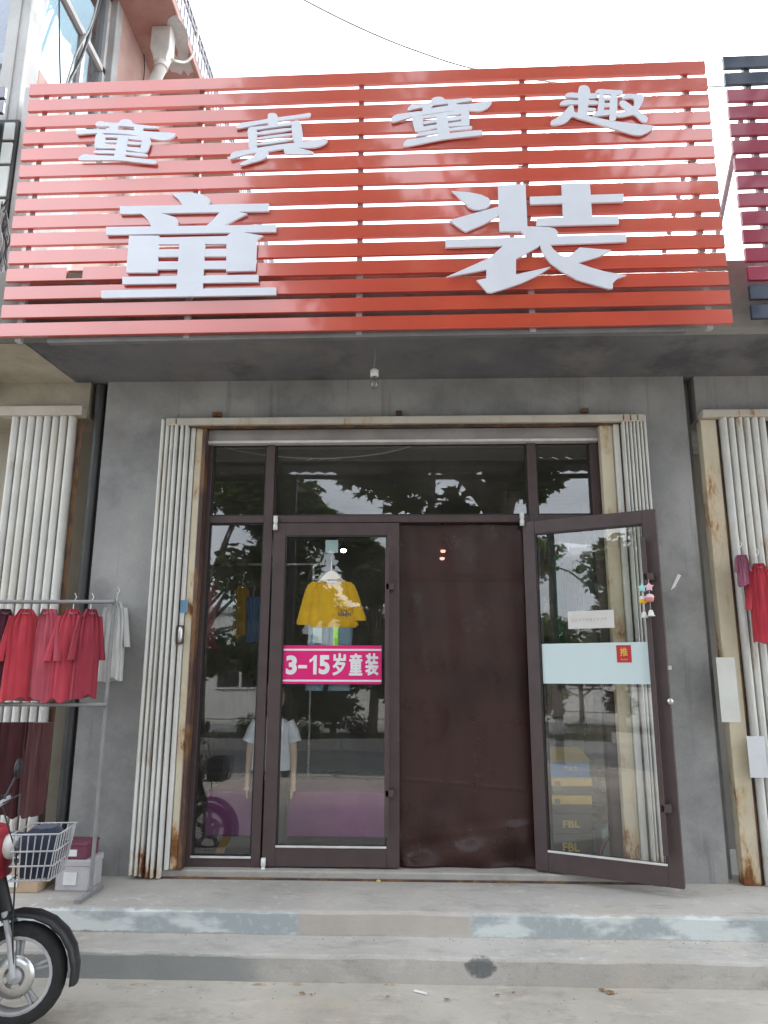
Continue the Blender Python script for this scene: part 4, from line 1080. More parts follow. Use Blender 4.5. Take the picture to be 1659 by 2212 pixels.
# purple display stand
PSY = .50
a = pY(446,1708,PSY); b = pY(900,1811,PSY)
pz1 = a.z; pz0 = b.z
ds = thing('display_stand', 'low purple felt-covered display stand inside the left window', 'display stand', (0,0,0))
m_felt = m_cloth('purple felt', (.46,.14,.40))
MB().box((a.x,PSY,pz0),(b.x-.06,PSY+.6,pz1)).build('felt_cover', m_felt, ds, .012)
boxo('base', (a.x+.08,PSY+.08,PZ), (b.x-.14,PSY+.5,pz0+.01), m_black, ds)
q = pY(475,1820,PSY-.06)
o = MB().prism([(q.x-.045,PSY-.06,PZ+.002),(q.x+.02,PSY-.06,PZ+.002),(q.x+.06,PSY-.012,PZ+.13),(q.x+.005,PSY-.012,PZ+.13)], (0,.004,0)).build('yellow_batten', flat('yellow wood', (.48,.30,.06))); tag(local(o, (q.x,PSY-.05,PZ)), 'short yellow batten leaning under the purple stand', 'batten')

# child-size mannequin behind the mullion
MYY = .27
mx0 = (pY(588,1600,MYY)).x
fz = PZ
def mz(py): return pY(588, py, MYY).z
mn = thing('mannequin', 'child-size mannequin in white T-shirt and dark trousers behind the glass', 'mannequin', (mx0,MYY,fz))
m_skin = plain('mannequin skin tone', (.58,.40,.29), .45, .05)
H = lambda py: mz(py)-fz
bd = MB()
zsh, zhem, zhand = H(1556), H(1662), H(1712)
def ell(cx, cy, z, a, b, n=16): return [V((cx+a*cos(2*pi*j/n), cy+b*sin(2*pi*j/n), z)) for j in range(n)]
# legs, hips, torso, neck and head as one continuous lathe-like body, arms as tubes
bd.rings([ell(0,0,zhem-.06,.095,.07), ell(0,0,zhem+.08,.09,.065), ell(0,0,zsh-.16,.10,.07), ell(0,0,zsh-.05,.115,.07), ell(0,0,zsh-.01,.09,.055), ell(0,0,zsh+.025,.038,.038), ell(0,0,zsh+.055,.034,.036), ell(0,-.005,zsh+.075,.055,.06), ell(0,-.01,zsh+.12,.078,.088), ell(0,-.01,zsh+.17,.082,.095), ell(0,-.005,zsh+.22,.07,.085), ell(0,0,zsh+.25,.03,.04)])
for s in (-1, 1):
    bd.tube([(s*.055,0,zhem-.05),(s*.062,0,zhem-.20),(s*.062,.005,.20),(s*.062,0,.06)], [.062,.055,.040,.030], 12)
    bd.tube([(s*.062,.02,.030),(s*.064,-.03,.028),(s*.066,-.085,.018)], [.030,.030,.020], 10)
    hx_ = s*.155
    bd.tube([(s*.10,0,zsh-.03),(s*.135,0,zsh-.12),(s*.150,-.005,zsh-.22),(hx_,-.02,zhand+.07),(hx_,-.024,zhand+.035)], [.034,.030,.026,.018,.016], 10)
    bd.tube([(hx_,-.024,zhand+.045),(hx_,-.028,zhand+.015)], [.017,.022], 10, squash=1.2)
    for k in range(4):
        oy = -.042+.011*k; ln = (.030,.038,.040,.032)[k]
        bd.tube([(hx_,oy,zhand+.02),(hx_-s*.003,oy-.003,zhand-.012),(hx_-s*.010,oy-.005,zhand-.012-ln*.6)], [.0062,.0058,.0042], 6)
    bd.tube([(hx_,-.046,zhand+.03),(hx_-s*.006,-.060,zhand+.008),(hx_-s*.010,-.062,zhand-.010)], [.007,.0062,.0045], 6)
bd.build('body', m_skin, mn)
loft([(0,0,zhem,.135,.095),(0,0,zhem+.10,.128,.092),(0,0,zsh-.14,.124,.09),(0,0,zsh-.05,.128,.085),(0,0,zsh+.004,.095,.062),(0,0,zsh+.026,.045,.045)], 24, 3, .005, 5, flatback=1).build('t_shirt', m_cloth('white jersey', (.70,.74,.78)), mn)
for s in (-1, 1):
    MB().tube([(s*.10,0,zsh-.012),(s*.128,0,zsh-.07),(s*.150,-.002,H(1603))], [.046,.050,.054], 12).build('sleeve', MATS['white jersey'], mn)
    MB().tube([(s*.058,0,zhem+.02),(s*.064,0,zhem-.15),(s*.066,0,.28),(s*.066,.004,.085)], [.074,.070,.062,.056], 14).build('trouser_leg', m_cloth('charcoal twill', (.035,.037,.04)), mn)

# two lit ceiling lamps deep in the shop, and their like over the left
lm = emitm('lit lamp face', (1.0,.93,.82), 26)
for i, (px, py, yy, lab) in enumerate(((957,1188,3.2,'small lit ceiling lamp seen through the brown curtain, upper of two'),(955,1204,3.6,'small lit ceiling lamp seen through the brown curtain, lower of two'),(742,1187,3.4,'small lit ceiling lamp seen above the yellow T-shirt'))):
    q = pY(px, py, yy); t = thing('ceiling_lamp', lab, 'lamp', (q.x,yy,q.z), 0, 'lit lamps inside the shop')
    MB().tube([(0,0,.02),(0,0,3.33-q.z)], .006, 6).build('stem', m_black, t)
    MB().lathe([(.0,.05),(.03,.045),(.052,.0),(.048,-.002)], (0,0,0), 16).build('shade', m_black, t)
    MB().lathe([(.0,.004),(.024,.0),(.030,-.014),(.022,-.028),(.0,-.034)], (0,0,0), 16).build('lamp_face', lm, t)
cable('thin white wire drooping along the shop ceiling behind the transom', [pY(455,958,.5), pY(520,975,.5), pY(600,986,.5), pY(700,990,.5), pY(800,983,.5), pY(860,972,.5), pY(905,958,.5)], .004, m_white)
# ================================================================== neighbours beside the shop (blurred in the photograph)
ln_ = thing('neighbour_shop', 'tan rendered left neighbour with dark pipe recess and white shutter', 'building')
m = MB(); zt4 = pY(100,900,-.05).z
m.box((-6,-.055,zt4),(-2.30,.42,SOF)); m.box((-6,.30,.05),(-2.30,.4,zt4)); m.build('wall', m_tan, ln_)
m = MB(); m.prism([(-6,-.06,SOF-.004),(-6,-.62,SOF+.040),(-2.50,-.62,SOF+.040),(-2.40,-.06,SOF-.004)], (0,0,.003)); m.build('soffit_board', m_tan, ln_)
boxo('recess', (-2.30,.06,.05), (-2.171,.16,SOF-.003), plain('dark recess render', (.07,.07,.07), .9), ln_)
MB().tube([(-2.235,-.02,PZ),(-2.235,-.02,SOF-.01)], .035, 10).build('downpipe', plain('dark pipe', (.05,.05,.05), .5), ln_)
s2 = thing('folding_shutter', 'whitish folding shutter of the left neighbour behind the red garments', 'shutter')
for i in range(8): strip(-2.80+i*.058, PZ, zt4-.02, .048, -.12+.005*(i % 2), -.05, m_shut, s2)
boxo('backing', (-2.84,-.049,PZ), (-2.33,-.045,zt4-.03), m_rust, s2)
boxo('lintel', (-2.9,-.14,zt4-.02), (-2.305,-.056,zt4+.05), m_track, s2, .005)
# wire rack with garments
RY = -.50
rk = thing('garment_rack', 'dull steel garment rack on the platform beside the left shutter', 'rack', (0,0,0))
xl_, xr_ = pY(-40,1500,RY).x, pY(232,1500,RY).x
zr1, zr0 = pY(100,1300,RY).z, pY(100,1522,RY).z
m_rackm = plain('dull rack steel', (.22,.22,.22), .5)
for z in (zr1, zr0): MB().tube([(xl_,RY,z),(xr_,RY,z)], .012, 8).build('rail', m_rackm, rk)
for x in (xl_+.02, xr_-.012): MB().tube([(x,RY+.02,PZ),(x,RY+.02,zr1+.05)], .012, 8).build('post', m_rackm, rk)
boxo('foot', (xr_-.03,RY-.15,PZ), (xr_,RY+.18,PZ+.022), m_rackm, rk); boxo('foot', (xl_+.0,RY-.15,PZ), (xl_+.03,RY+.18,PZ+.022), m_rackm, rk)
gg = 'garments on the rack beside the shop'
for (px, wpx, yb, col, kind, lab, ro) in ((12,44,1510,(.10,.025,.045),'top','dark plum top on the rack beside the shop',.5),(58,60,1512,(.50,.05,.07),'top','bright red top on the rack beside the shop',.35),(108,56,1512,(.42,.07,.10),'top','rose red top on the rack beside the shop',-.3),(158,60,1512,(.50,.06,.09),'top','crimson top with dark sleeves on the rack beside the shop',.3),(196,44,1508,(.32,.04,.06),'top','deep red top at the end of the rack beside the shop',.6)):
    x, z = at(px, 1316, RY); x2, z2 = at(px+wpx, yb, RY)
    garment(lab, x, z, RY, abs(x2-x)*.85, z-z2, col, kind, gg, ro)
x, z = at(34, 1560, RY); z2 = at(34, 1760, RY)[1]
garment('dark maroon trousers on the lower rail of the rack', at(30,1560,RY)[0], z, RY, .20, z-z2, (.055,.015,.018), 'pants', gg, .2)
garment('maroon brown trousers beside the dark ones on the lower rail', at(86,1560,RY)[0], z, RY, .17, z-z2, (.085,.03,.03), 'pants', gg, -.3)
# a white jacket on a nail of the pier
x, z = at(252, 1300, WY-.06); z2 = at(252, 1470, WY-.06)[1]
garment('white jacket with black pocket hung on the grey pier', x, z, WY-.065, .155, z-z2, (.60,.60,.58), 'top', None, .15, 'hanging_jacket', 'jacket')
q = at(240,1395,WY-.12)
# boxes and bags under the rack
def crate(nm, label, cat, xl, xr, yt, Y, dz, col, d=.22, z0=PZ):
    a = pY(xl, yt, Y); b = pY(xr, yt, Y)
    t = thing(nm, label, cat, ((a.x+b.x)/2,Y+d/2,z0)); hw = (b.x-a.x)/2
    mt = plain(nm+label[:6], col, .6)
    boxo('body', (-hw,-d/2,0), (hw,d/2,dz*.8), mt, t, .006); boxo('lid', (-hw-.004,-d/2-.004,dz*.78), (hw+.004,d/2+.004,dz), mt, t, .006)
    boxo('label', (-hw*.5,-d/2-.006,dz*.2), (hw*.3,-d/2-.001,dz*.6), m_white, t)
crate('carton', 'tan carton on the platform under the maroon trousers', 'box', -30, 92, 1800, -.45, .16, (.46,.33,.22))
crate('carton', 'navy carton on the tan carton under the maroon trousers', 'box', -30, 100, 1800, -.45, .13, (.03,.035,.06), .2, PZ+.161)
crate('carton', 'white carton on the platform beside the tan carton', 'box', 126, 196, 1830, -.40, .17, (.46,.44,.45), .2)
crate('carton', 'plum carton on the white carton', 'box', 134, 190, 1800, -.40, .09, (.16,.04,.07), .18, PZ+.171)

# ------------------------------------------------------------------ scooter parked at the steps
scx = pZ(20, 2226, 0)
sct = thing('electric_scooter', 'small electric scooter with red and grey body parked by the steps', 'scooter', (scx.x,scx.y+.02,0), radians(8))
m_tyre = plain('tyre rubber', (.02,.02,.02), .8, .2, 30, .3, 80); m_greyb = plain('grey green fairing', (.24,.27,.255), .35, .06); m_redb = plain('red fairing', (.34,.025,.04), .45, .25, 14)
def wheel(x, nm='wheel'):
    t = MB().lathe([(.155,-.03),(.185,-.036),(.203,-.022),(.208,.0),(.203,.022),(.185,.036),(.155,.03),(.155,-.03)], (x,0,.208), 28, 'y', False)
    w1 = t.build(nm, m_tyre, sct)
    rm = MB().lathe([(.140,-.026),(.156,-.030),(.156,.030),(.140,.026),(.140,-.026)], (x,0,.208), 28, 'y', False)
    rm.lathe([(.0,-.045),(.028,-.044),(.034,-.03),(.034,.03),(.028,.044),(.0,.045)], (x,0,.208), 16, 'y')
    for k in range(5):
        a = 2*pi*k/5+.3
        for da in (-.10, .10): rm.tube([(x+.03*cos(a+da), 0, .208+.03*sin(a+da)), (x+.143*cos(a+da*.9), 0, .208+.143*sin(a+da*.9))], [.011,.008], 6)
    rm.build('rim', m_zinc, w1)
    MB().lathe([(.045,-.040),(.085,-.040),(.085,-.036),(.045,-.036),(.045,-.040)], (x,0,.208), 24, 'y', False).build('brake_disc', m_steel, w1)
wheel(0); wheel(-1.12)
# front fender
m = MB(); rg = []
for k in range(11):
    a = radians(-10+k*17); r = .236; rg.append([V((r*cos(a)*1.0,-.055,.208+r*sin(a))),V(((r+.018)*cos(a),-.035,.208+(r+.018)*sin(a))),V(((r+.022)*cos(a),.0,.208+(r+.022)*sin(a))),V(((r+.018)*cos(a),.035,.208+(r+.018)*sin(a))),V((r*cos(a),.055,.208+r*sin(a)))])
m.rings(rg, False); m.build('front_fender', m_black, sct)
MB().tube([(0,-.05,.208),(-.03,-.05,.36),(-.07,-.03,.46)], .014, 8).tube([(0,.05,.208),(-.03,.05,.36),(-.07,.03,.46)], .014, 8).build('fork', m_zinc, sct)
MB().tube([(-.06,0,.42),(-.15,0,.70),(-.19,0,.86)], .028, 10).build('steering_column', m_black, sct)
def shield(z0, z1, w0, w1, x0, x1, y=0, n=12, bulge=.05):
    rg = []
    for i in range(9):
        t = i/8; z = z0+(z1-z0)*t; x = x0+(x1-x0)*t; wd = w0+(w1-w0)*t
        rg.append([V((x+bulge*cos(pi*(j/(n-1)-.5)), wd*(2*j/(n-1)-1), z)) for j in range(n)]+[V((x-.03+bulge*.6*cos(pi*(.5-j/(n-1))), wd*(1-2*j/(n-1)), z)) for j in range(n)])
    return MB().rings(rg)
shield(.26,.62,.15,.21,-.19,-.16).build('leg_shield', m_greyb, sct)
shield(.60,.80,.20,.11,-.15,-.17,bulge=.07).build('front_fairing', m_redb, sct)
MB().lathe([(.0,.06),(.045,.05),(.055,.02),(.05,.0)], (-.10,0,.72), 16, 'x').build('headlight', m_white, sct)
MB().tube([(-.22,-.30,.88),(-.19,-.2,.885),(-.19,0,.87),(-.19,.2,.885),(-.22,.30,.88)], .012, 8).build('handlebar', m_zinc, sct)
for s in (-1, 1):
    MB().tube([(-.225,s*.22,.882),(-.235,s*.34,.878)], .019, 10).build('grip', m_black, sct)
    MB().tube([(-.19,s*.16,.89),(-.17,s*.24,1.0)], .005, 6).lathe([(.0,-.008),(.045,-.006),(.048,.004),(.0,.01)], (-.17,s*.25,1.02), 14, 'x').build('mirror', m_black, sct)
boxo('footboard', (-.72,-.15,.25), (-.17,.15,.30), m_black, sct, .02)
rg = []
for (x, hw, z0, z1) in ((-.66,.10,.27,.50),(-.74,.15,.26,.66),(-.95,.16,.30,.68),(-1.2,.14,.38,.66),(-1.36,.08,.46,.60)):
    rg.append([V((x,-hw,z0)),V((x,-hw*1.1,(z0+z1)/2)),V((x,-hw*.8,z1)),V((x,hw*.8,z1)),V((x,hw*1.1,(z0+z1)/2)),V((x,hw,z0))])
MB().rings(rg).build('body', m_redb, sct, .02)
rg = []
for (x, hw, z0, z1) in ((-.70,.08,.665,.70),(-.76,.12,.67,.74),(-.95,.14,.68,.75),(-1.2,.14,.68,.76),(-1.34,.10,.68,.74)):
    rg.append([V((x,-hw,z0)),V((x,-hw,z1-.02)),V((x,-hw*.8,z1)),V((x,hw*.8,z1)),V((x,hw,z1-.02)),V((x,hw,z0))])
MB().rings(rg).build('seat', m_black, sct, .01)
for i_, pts_ in enumerate(([(-.20,-.14,.87),(-.10,-.10,.90),(-.03,-.07,.70),(-.02,-.06,.42),(.0,-.055,.24)],[(-.20,.14,.87),(-.08,.05,.93),(-.06,.0,.75),(-.12,0,.6)])): MB().tube(pts_, .004, 6).build('brake_cable', m_cable, sct)
bk = MB()
for z in (.60,.66,.72,.79):
    s = .8+(z-.6); bk.tube([(-.04,-.13*s,z),(.16*s,-.13*s,z),(.16*s,.13*s,z),(-.04,.13*s,z),(-.04,-.13*s,z)], .004, 5)
for k in range(7):
    yy = -.12+.04*k; bk.tube([(.13,yy*.8,.60),(.155,yy,.79)], .003, 5)
    xx = -.03+.03*k; bk.tube([(xx*.8,-.105,.60),(xx,-.125,.79)], .003, 5); bk.tube([(xx*.8,.105,.60),(xx,.125,.79)], .003, 5)
    bk.tube([(xx*.8,-.105,.60),(xx*.8,.105,.60)], .003, 5)
bk.build('basket', m_zinc, sct)
cl = MB(); loft([(.05,0,.60,.075,.075),(.05,.0,.68,.085,.09),(.05,0,.76,.09,.10),(.06,0,.80,.05,.06)], 16, 4, .01, 4, flatback=1).build('cloth_bundle', m_cloth('navy cloth', (.03,.035,.06)), sct)

# ------------------------------------------------------------------ right neighbour
rn = thing('neighbour_shop', 'right neighbour shopfront with brown glazing beyond the tan jamb', 'building')
gx = pY(1482,1200,-.05).x; zr_ = pY(1560,905,-.05).z
m = MB(); m.box((XR+.075,-.055,zr_),(6,.2,SOF)); m.box((XR+.0015,.06,.05),(XR+.07,.2,SOF-.003)); m.build('wall', m_wall, rn)
boxo('door_frame', (XR+.50,.0,PZ), (XR+.56,.06,zr_), m_alu, rn, .003)
boxo('door_frame', (XR+.56,.0,zr_-.08), (XR+1.6,.06,zr_-.001), m_alu, rn, .003); boxo('door_frame', (XR+.56,.0,PZ), (XR+1.6,.06,PZ+.12), m_alu, rn, .003)
boxo('pane', (XR+.56,.03,PZ+.12), (XR+1.6,.036,zr_-.08), m_pane, rn)
boxo('back_wall', (XR+.10,1.8,.05), (6,1.9,SOF), m_room, rn)
s3 = thing('folding_shutter', 'whitish folding shutter of the right neighbour beside a brown jamb', 'shutter')
x0_ = XR+.076
boxo('jamb', (x0_,-.10,PZ), (x0_+.105,-.02,zr_-.02), m_jamb, s3, .005); boxo('rusty_edge', (x0_+.106,-.09,PZ), (x0_+.118,-.03,zr_-.02), m_rust, s3)
for i in range(6): strip(x0_+.15+i*.052, PZ, zr_-.02, .044, -.14+.004*(i % 2), -.05, m_shut, s3)
boxo('backing', (x0_+.12,-.049,PZ), (x0_+.44,-.045,zr_-.03), m_rust, s3)
boxo('rail', (x0_,-.15,zr_-.018), (6,-.056,zr_+.035), m_track, s3, .005)
for (px, yt, yb, wpx, col, lab) in ((1637,1218,1390,62,(.52,.05,.07),'red top hung on the right neighbour\'s shutter'),(1600,1200,1262,30,(.40,.14,.22),'small mauve pink top hung on the right neighbour\'s shutter')):
    x, z = at(px, yt, -.22); z2 = at(px, yb, -.22)[1]; x2 = at(px+wpx, yt, -.22)[0]
    garment(lab, x, z, -.22, (x2-x)*.8, z-z2, col, 'top', 'garments on the right neighbour\'s shutter', -.1)
for (xl, xr, yt, yb, col, lab) in ((1546,1600,1420,1560,(.62,.62,.58),'white notice sheet on the right neighbour\'s shutter, upper one'),(1612,1660,1590,1680,(.62,.64,.66),'white notice sheet low on the right neighbour\'s shutter')):
    a = pY(xl, yt, -.155); b = pY(xr, yb, -.155)
    o = boxo('notice', (a.x,-.158,b.z), (b.x,-.156,a.z), flat('notice paper %d' % xl, col), None); tag(local(o, (a.x,-.158,b.z)), lab, 'notice')
# thin white tape scraps on the pier
a = pY(1446,1243,WY-.002); b = pY(1474,1275,WY-.002)
o = MB().prism([(a.x,WY-.003,b.z),(a.x+.03,WY-.003,b.z+.02),(b.x,WY-.003,a.z),(b.x-.02,WY-.003,a.z+.01)], (0,.002,0)).build('tape_scrap', m_white); tag(local(o, (a.x,WY-.003,b.z)), 'white tape scrap stuck on the pier right of the open door', 'tape')

rg_ = random.Random(8); gm_ = MB()
for _ in range(420):
    if rg_.random() < .6: x, y, z = rg_.uniform(-2.4,2.4), rg_.uniform(-1.7,-1.0), 0.
    else: x, y, z = rg_.uniform(-2.2,2.2), EY1-.02-abs(rg_.gauss(0,.05)), T1
    if z > 0 and y < EY2+.03: continue
    r = rg_.choice((.0012,.0016,.002,.003,.005)); c = V((x,y,z+r*.4))
    gm_.add([c+V((r*rg_.uniform(.6,1.3),0,0)), c+V((0,r,0)), c-V((r,0,0)), c-V((0,r*rg_.uniform(.6,1.3),0)), c+V((0,0,r*.8))], [(0,1,4),(1,2,4),(2,3,4),(3,0,4)])
gr_ = gm_.build('grit', plain('grit', (.30,.265,.22), .95, .5, 60), None, fix=False); gr_['kind'] = 'stuff'; gr_['label'] = 'fine grit scattered over the steps and pavement'
# ------------------------------------------------------------------ litter on the ground
def leafpoly(c, r, ang, z, lift=.01, seed=0):
    random.seed(seed); pts = []
    for k in range(10):
        a = ang+2*pi*k/10; rr = r*(1 if k % 2 == 0 else .55)*random.uniform(.8,1.1)
        pts.append((c[0]+rr*cos(a), c[1]+rr*sin(a)*.8, z+lift*abs(sin(k*1.7))))
    return pts
m_dry = plain('dry leaf', (.22,.13,.06), .8, .3, 30)
for i, (px, py, r) in enumerate(((652,2148,.016),(672,2152,.010),(838,2156,.012),(1075,2152,.014),(1110,2147,.012),(965,2162,.016),(1318,2146,.030),(1300,2141,.022),(690,2110,.018))):
    zz_ = .002; q = pZ(px, py, zz_)
    o = MB().prism(leafpoly((q.x,q.y), r, i*.7, zz_+.003, .008, i), (0,0,-.0015)).build('fallen_leaf', m_dry); tag(local(o, (q.x,q.y,zz_)), 'small dry brown leaf lying on the pavement before the steps', 'leaf', 'dry leaves on the pavement')
a = pZ(895,2140,.006); b = pZ(922,2147,.006)
o = MB().tube([a, b], .0055, 8).build('paper_straw', m_white); tag(local(o, a), 'short white straw lying on the pavement', 'straw')
for i, (px, py, r) in enumerate(((700,2104,.05),(735,2108,.04),(925,2107,.05),(845,2120,.03),(1330,2134,.04),(560,2118,.03),(640,2128,.03),(1170,2132,.025),(300,2125,.03))):
    q = pZ(px, min(2128, py+14), .0); pts = []
    rg = []; random.seed(50+i)
    for h, k in ((0,1),(.25,.8),(.5,.35)):
        rg.append([V((q.x+r*k*cos(a)*random.uniform(.7,1.2)*1.5, max(q.y,-1.4)+.0+r*k*sin(a)*random.uniform(.6,1.)*.4, h*r*.5)) for a in [2*pi*j/10 for j in range(10)]])
    o = MB().rings(rg, True, True).build('clay_crumb', m_dust); tag(local(o, (q.x,q.y,0)), 'small heap of dry clay crumbs at the foot of the steps', 'debris', 'clay crumbs at the steps')
random.seed(12)
q = pY(818,1886,-.10); o = MB().lathe([(.0,.0),(.012,.001),(.014,.008),(.006,.014),(.0,.015)], (q.x,-.115,PZ), 8).build('yellow_scrap', flat('yellow scrap', (.6,.5,.12))); tag(local(o, (q.x,-.115,PZ)), 'tiny yellow scrap on the platform by the threshold', 'litter')
# ================================================================== across the street (seen mirrored in the glass and the glossy slats)
def m_leaf_(name, a, b):
    k = NT(name)
    c = k.mix(k.rng(k.noise(1.3, 3), .35, .65), a, b); c = k.mix(k.mul(k.noise(25, 2), .5), c, tuple(x*.55 for x in a))
    k.color(c); k.set(rough=.5, spec=.35)
    tl = k.n('ShaderNodeBsdfTranslucent'); tl.inputs[0].default_value = (b[0]*1.5, b[1]*1.5, b[2]*.8, 1)
    mx = k.n('ShaderNodeMixShader'); mx.inputs[0].default_value = .28
    k.l(k.b.outputs[0], mx.inputs[1]); k.l(tl.outputs[0], mx.inputs[2]); k.l(mx.outputs[0], k.t.nodes['Material Output'].inputs[0]); return k.m
m_lf = m_leaf_('plane tree leaves', (.07,.105,.03), (.12,.165,.05)); m_lf2 = m_leaf_('dark evergreen leaves', (.05,.085,.03), (.09,.13,.045)); m_bush = m_leaf_('bush leaves', (.05,.085,.02), (.09,.14,.035))
m_bushred = m_leaf_('purple leaved bush', (.045,.022,.022), (.075,.04,.035))
m_bark = plain('mottled bark', (.16,.14,.11), .9, .35, 8, .6, 30, stretch=(1,1,.4))
LOBED = [(0,-.5),(.12,-.28),(.5,-.30),(.30,-.05),(.48,.22),(.20,.18),(0,.55),(-.20,.18),(-.48,.22),(-.30,-.05),(-.5,-.30),(-.12,-.28)]
OVAL = [(0,-.5),(.26,-.12),(.2,.25),(0,.5),(-.2,.25),(-.26,-.12)]
def crown(clumps, n, size, seed, shape=OVAL, droop=.3):
    rnd = random.Random(seed); m = MB()
    tot = sum(c[3]**2 for c in clumps)
    for (cx, cy, cz, r) in clumps:
        k = int(n*r*r/tot)
        for _ in range(k):
            while True:
                d = V((rnd.uniform(-1,1), rnd.uniform(-1,1), rnd.uniform(-1,1)))
                if d.length < 1: break
            d = d*(.55+.45*rnd.random()); p = V((cx,cy,cz))+V((d.x*r, d.y*r, d.z*r*.8))
            a = V((rnd.gauss(0,1), rnd.gauss(0,1), rnd.gauss(0,.6))).normalized(); nrm = V((rnd.gauss(0,.7), rnd.gauss(0,.7), 1)).normalized()
            b = nrm.cross(a)
            if b.length < .05: continue
            b.normalize(); s = size*rnd.uniform(.6,1.3)
            m.add([p+a*(y*s)+b*(x*s)+nrm*(-.12*s*abs(x)*2-droop*s*y*y) for x, y in shape], [tuple(range(len(shape)))])
    return m
def tree(name, label, base, h, clumps, n, size, leafm, seed, shape=OVAL, group=None, tr_=.16):
    t = thing(name, label, 'tree', base, 0, group); rnd = random.Random(seed)
    m = MB(); zc = min(c[2] for c in clumps)
    top = max(zc+.4, h*.45)
    m.tube([(0,0,-.05),(.02,0,.3),(.05,.03,top*.5),(.02,0,top)], [tr_*1.3,tr_,tr_*.85,tr_*.7], 10)
    for c in clumps:
        a = V((.02,0,top*rnd.uniform(.6,1))); b = V(c[:3]); mid = a.lerp(b, .5)+V((0,0,.25))
        m.tube([a, mid, b], [tr_*.45, tr_*.25, tr_*.08], 6)
    m.build('trunk', m_bark, t)
    crown(clumps, n, size, seed, shape).build('crown', leafm, t, fix=False)
    return t
def ring_clumps(rnd, cx, z0, z1, r, k, cr):
    return [(cx+rnd.uniform(-r,r), rnd.uniform(-r,r)*.8, rnd.uniform(z0,z1), cr*rnd.uniform(.75,1.25)) for _ in range(k)]
rnd = random.Random(21)
big = []
for i in range(30):
    z = 5.6+8.2*rnd.random(); hw = 2.4+ (z-5.6)*.33
    big.append((rnd.uniform(-hw, hw+.6), rnd.uniform(-2.0,2.0), z, rnd.uniform(.9,1.5)))
for x, y, z, r in ((-1.6,.8,4.5,.55),(-.9,1.0,4.1,.50),(-2.3,.5,4.9,.6),(1.8,.9,4.6,.5),(.4,1.1,4.55,.5),(2.6,.6,4.2,.4)): big.append((x, y, z, r))
tree('plane_tree', 'tall spreading plane tree at the near kerb, mirrored in the shop glass', (1.55,-7.35,-.05), 13.5, big, 15000, .30, m_lf, 3, LOBED, tr_=.20)
grp = 'trees across the street'
for i, (x, y, h, z0, z1, r, k, cr, mt, lab) in enumerate((
    (-5.2,-13.6,8.5,1.9,7.6,1.9,16,1.15,m_lf,'broad leafy tree across the street, mirrored in the left window'),
    (-3.0,-14.2,7.4,2.0,6.8,.9,12,.95,m_lf2,'narrow tree across the street, mirrored in the closed door'),
    (-.95,-14.6,5.8,1.2,5.0,.7,11,.85,m_lf2,'dark dense tree across the street, mirrored beside the T-shirt'),
    (4.6,-14.0,7.0,2.0,5.4,1.3,10,.95,m_lf,'rounded tree across the street, mirrored in the open door'),
    (8.2,-13.5,8.0,2.2,7.0,1.8,12,1.1,m_lf2,'tall tree across the street far to the right'),
    (-9.6,-13.8,8.0,2.0,7.2,1.9,12,1.15,m_lf2,'tall tree across the street far to the left'))):
    tree('street_tree', lab, (x,y,0), h, ring_clumps(random.Random(70+i), 0, z0, z1, r, k, cr), 11000, .27, mt, 30+i, OVAL, grp, .12)
for i in range(11):
    x = -6.2+i*1.28+random.uniform(-.15,.15); r = random.uniform(.34,.46)
    mt = m_bushred if i % 3 == 1 else m_bush
    t = thing('round_bush', ('purple-leaved clipped round bush behind the far kerb' if i % 3 == 1 else 'green clipped round bush behind the far kerb'), 'bush', (x,-12.75+random.uniform(-.1,.1),.0), 0, 'purple bushes behind the far kerb' if i % 3 == 1 else 'green bushes behind the far kerb')
    crown([(0,0,r*.9,r),(r*.3,.1,r*.7,r*.7),(-r*.3,-.1,r*.7,r*.7)], 700, .07, 90+i).build('foliage', mt, t, fix=False)
    MB().tube([(0,0,-.02),(0,0,r)], .02, 6).build('stem', m_bark, t)
for i, (x, w0, h0, lab) in enumerate(((-2.0,1.3,2.6,'dark hedge tree across the street between the narrow and dense trees'),(1.6,1.6,2.9,'dark hedge tree across the street right of the dense tree'),(6.4,1.6,2.7,'dark hedge tree across the street beside the rounded tree'),(-7.6,1.4,2.4,'dark hedge tree across the street left of the broad tree'),(-12.0,2.2,3.0,'dark hedge tree across the street beyond the far left tree'))):
    tree('hedge_tree', lab, (x,-14.9,0), h0, ring_clumps(random.Random(170+i), 0, .7, h0-.5, w0, 9, .7), 5000, .20, m_lf2, 130+i, OVAL, 'hedge trees across the street', .08)
gm = MB(); rnd = random.Random(4)
for _ in range(2600):
    x, y = rnd.uniform(-9,9), rnd.uniform(-14.8,-12.25); hh = rnd.uniform(.06,.18); a = rnd.uniform(0,2*pi); dx, dy = .012*cos(a), .012*sin(a)
    gm.add([(x-dx,y-dy,.015),(x+dx,y+dy,.015),(x+rnd.uniform(-.05,.05),y+rnd.uniform(-.05,.05),hh)], [(0,1,2)])
g_ = gm.build('grass', m_bush, None, fix=False); g_['kind'] = 'stuff'; g_['label'] = 'short grass in the strip across the street'
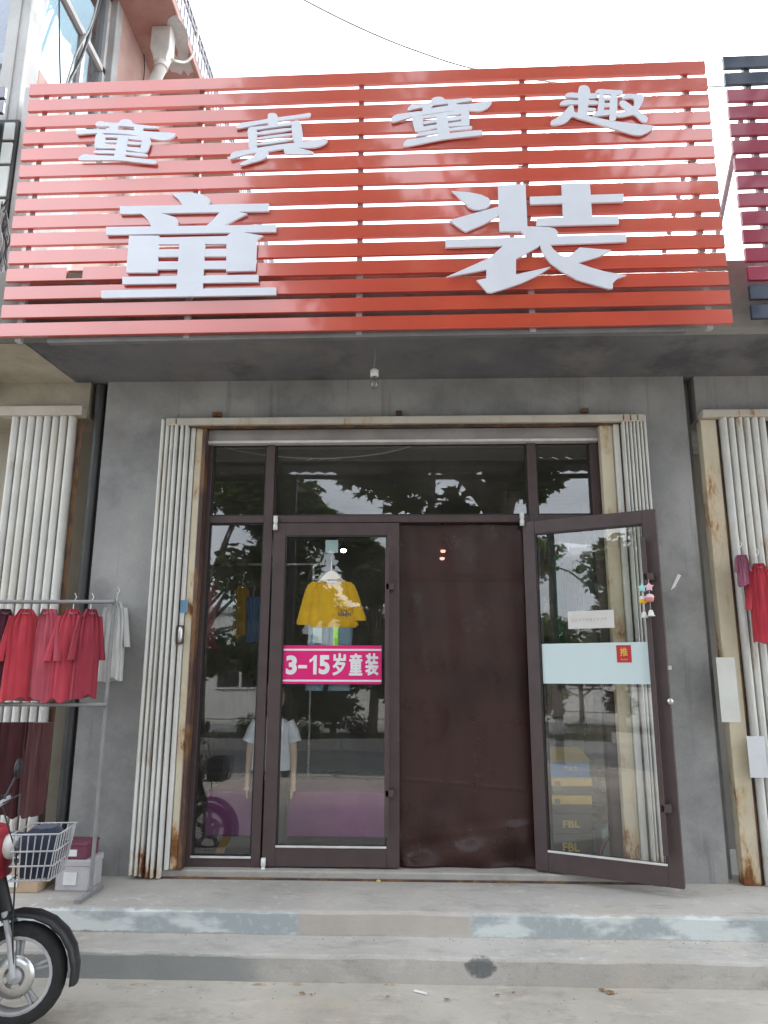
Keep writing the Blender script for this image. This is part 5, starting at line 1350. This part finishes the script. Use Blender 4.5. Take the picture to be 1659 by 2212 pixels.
# white building opposite
ob = thing('white_building', 'low white building with dark windows across the street', 'building', (0,0,0))
boxo('wall', (-26,-30,-.1), (3,-24,3.9), plain('white wall', (.62,.62,.60), .8, .06, 1), ob)
boxo('parapet', (-26.1,-30.1,3.9), (3.1,-23.9,4.15), m_palecol, ob)
for i in range(8):
    x = -24+i*3.3
    f = boxo('window', (x,-24.02,1.0), (x+1.9,-23.94,2.7), m_trim, ob); boxo('window_glass', (x+.08,-23.955,1.08), (x+.90,-23.93,2.62), m_black, f); boxo('window_glass', (x+1.0,-23.955,1.08), (x+1.82,-23.93,2.62), m_black, f)
o2 = thing('brown_building', 'brown two-storey building beyond the trees across the street', 'building', (0,0,0))
boxo('wall', (5,-34,-.1), (28,-26,6.5), plain('brown wall', (.26,.21,.18), .8, .08, 1), o2); boxo('roof', (4.7,-34.3,6.5), (28.3,-25.7,6.8), m_palecol, o2)
for i in range(6):
    for z in (1.0, 4.0): boxo('window', (6+i*3.6,-26.03,z), (7.8+i*3.6,-25.95,z+1.6), m_black, o2)
# open steel awning behind the camera, mirrored in the transom
aw = thing('street_awning', 'open steel awning with corrugated roof strips over the pavement', 'awning', (0,0,0))
AZ = 4.66; m_roofm = plain('grey corrugated sheet', (.17,.165,.16), .6, .1, 3)
def corr(y0, y1):
    m = MB(); n_ = 220; a = []; 
    for i in range(n_+1):
        x = -5.5+11*i/n_; z = AZ+.018*sin(i*pi/2); a.append([V((x,y0,z)),V((x,y1,z+.02)),V((x,y1,z+.028)),V((x,y0,z+.008))])
    m.rings(a, True, False); return m
for (y0, y1) in ((-4.75,-4.02),(-5.62,-4.86),(-6.38,-5.72)): corr(y0, y1).build('roof_sheet', m_roofm, aw)
for y in (-4.05,-4.80,-5.67,-6.45): boxo('purlin', (-5.5,y-.03,AZ-.09), (5.5,y+.03,AZ-.022), m_black, aw)
for x in (-5.0,-1.85,.35,3.6):
    boxo('post', (x-.05,-6.50,-.02), (x+.05,-6.40,AZ-.091), m_black, aw)
    MB().tube([(x,-6.42,3.4),(x,-5.0,AZ-.1)], .035, 6).build('brace', m_black, aw)
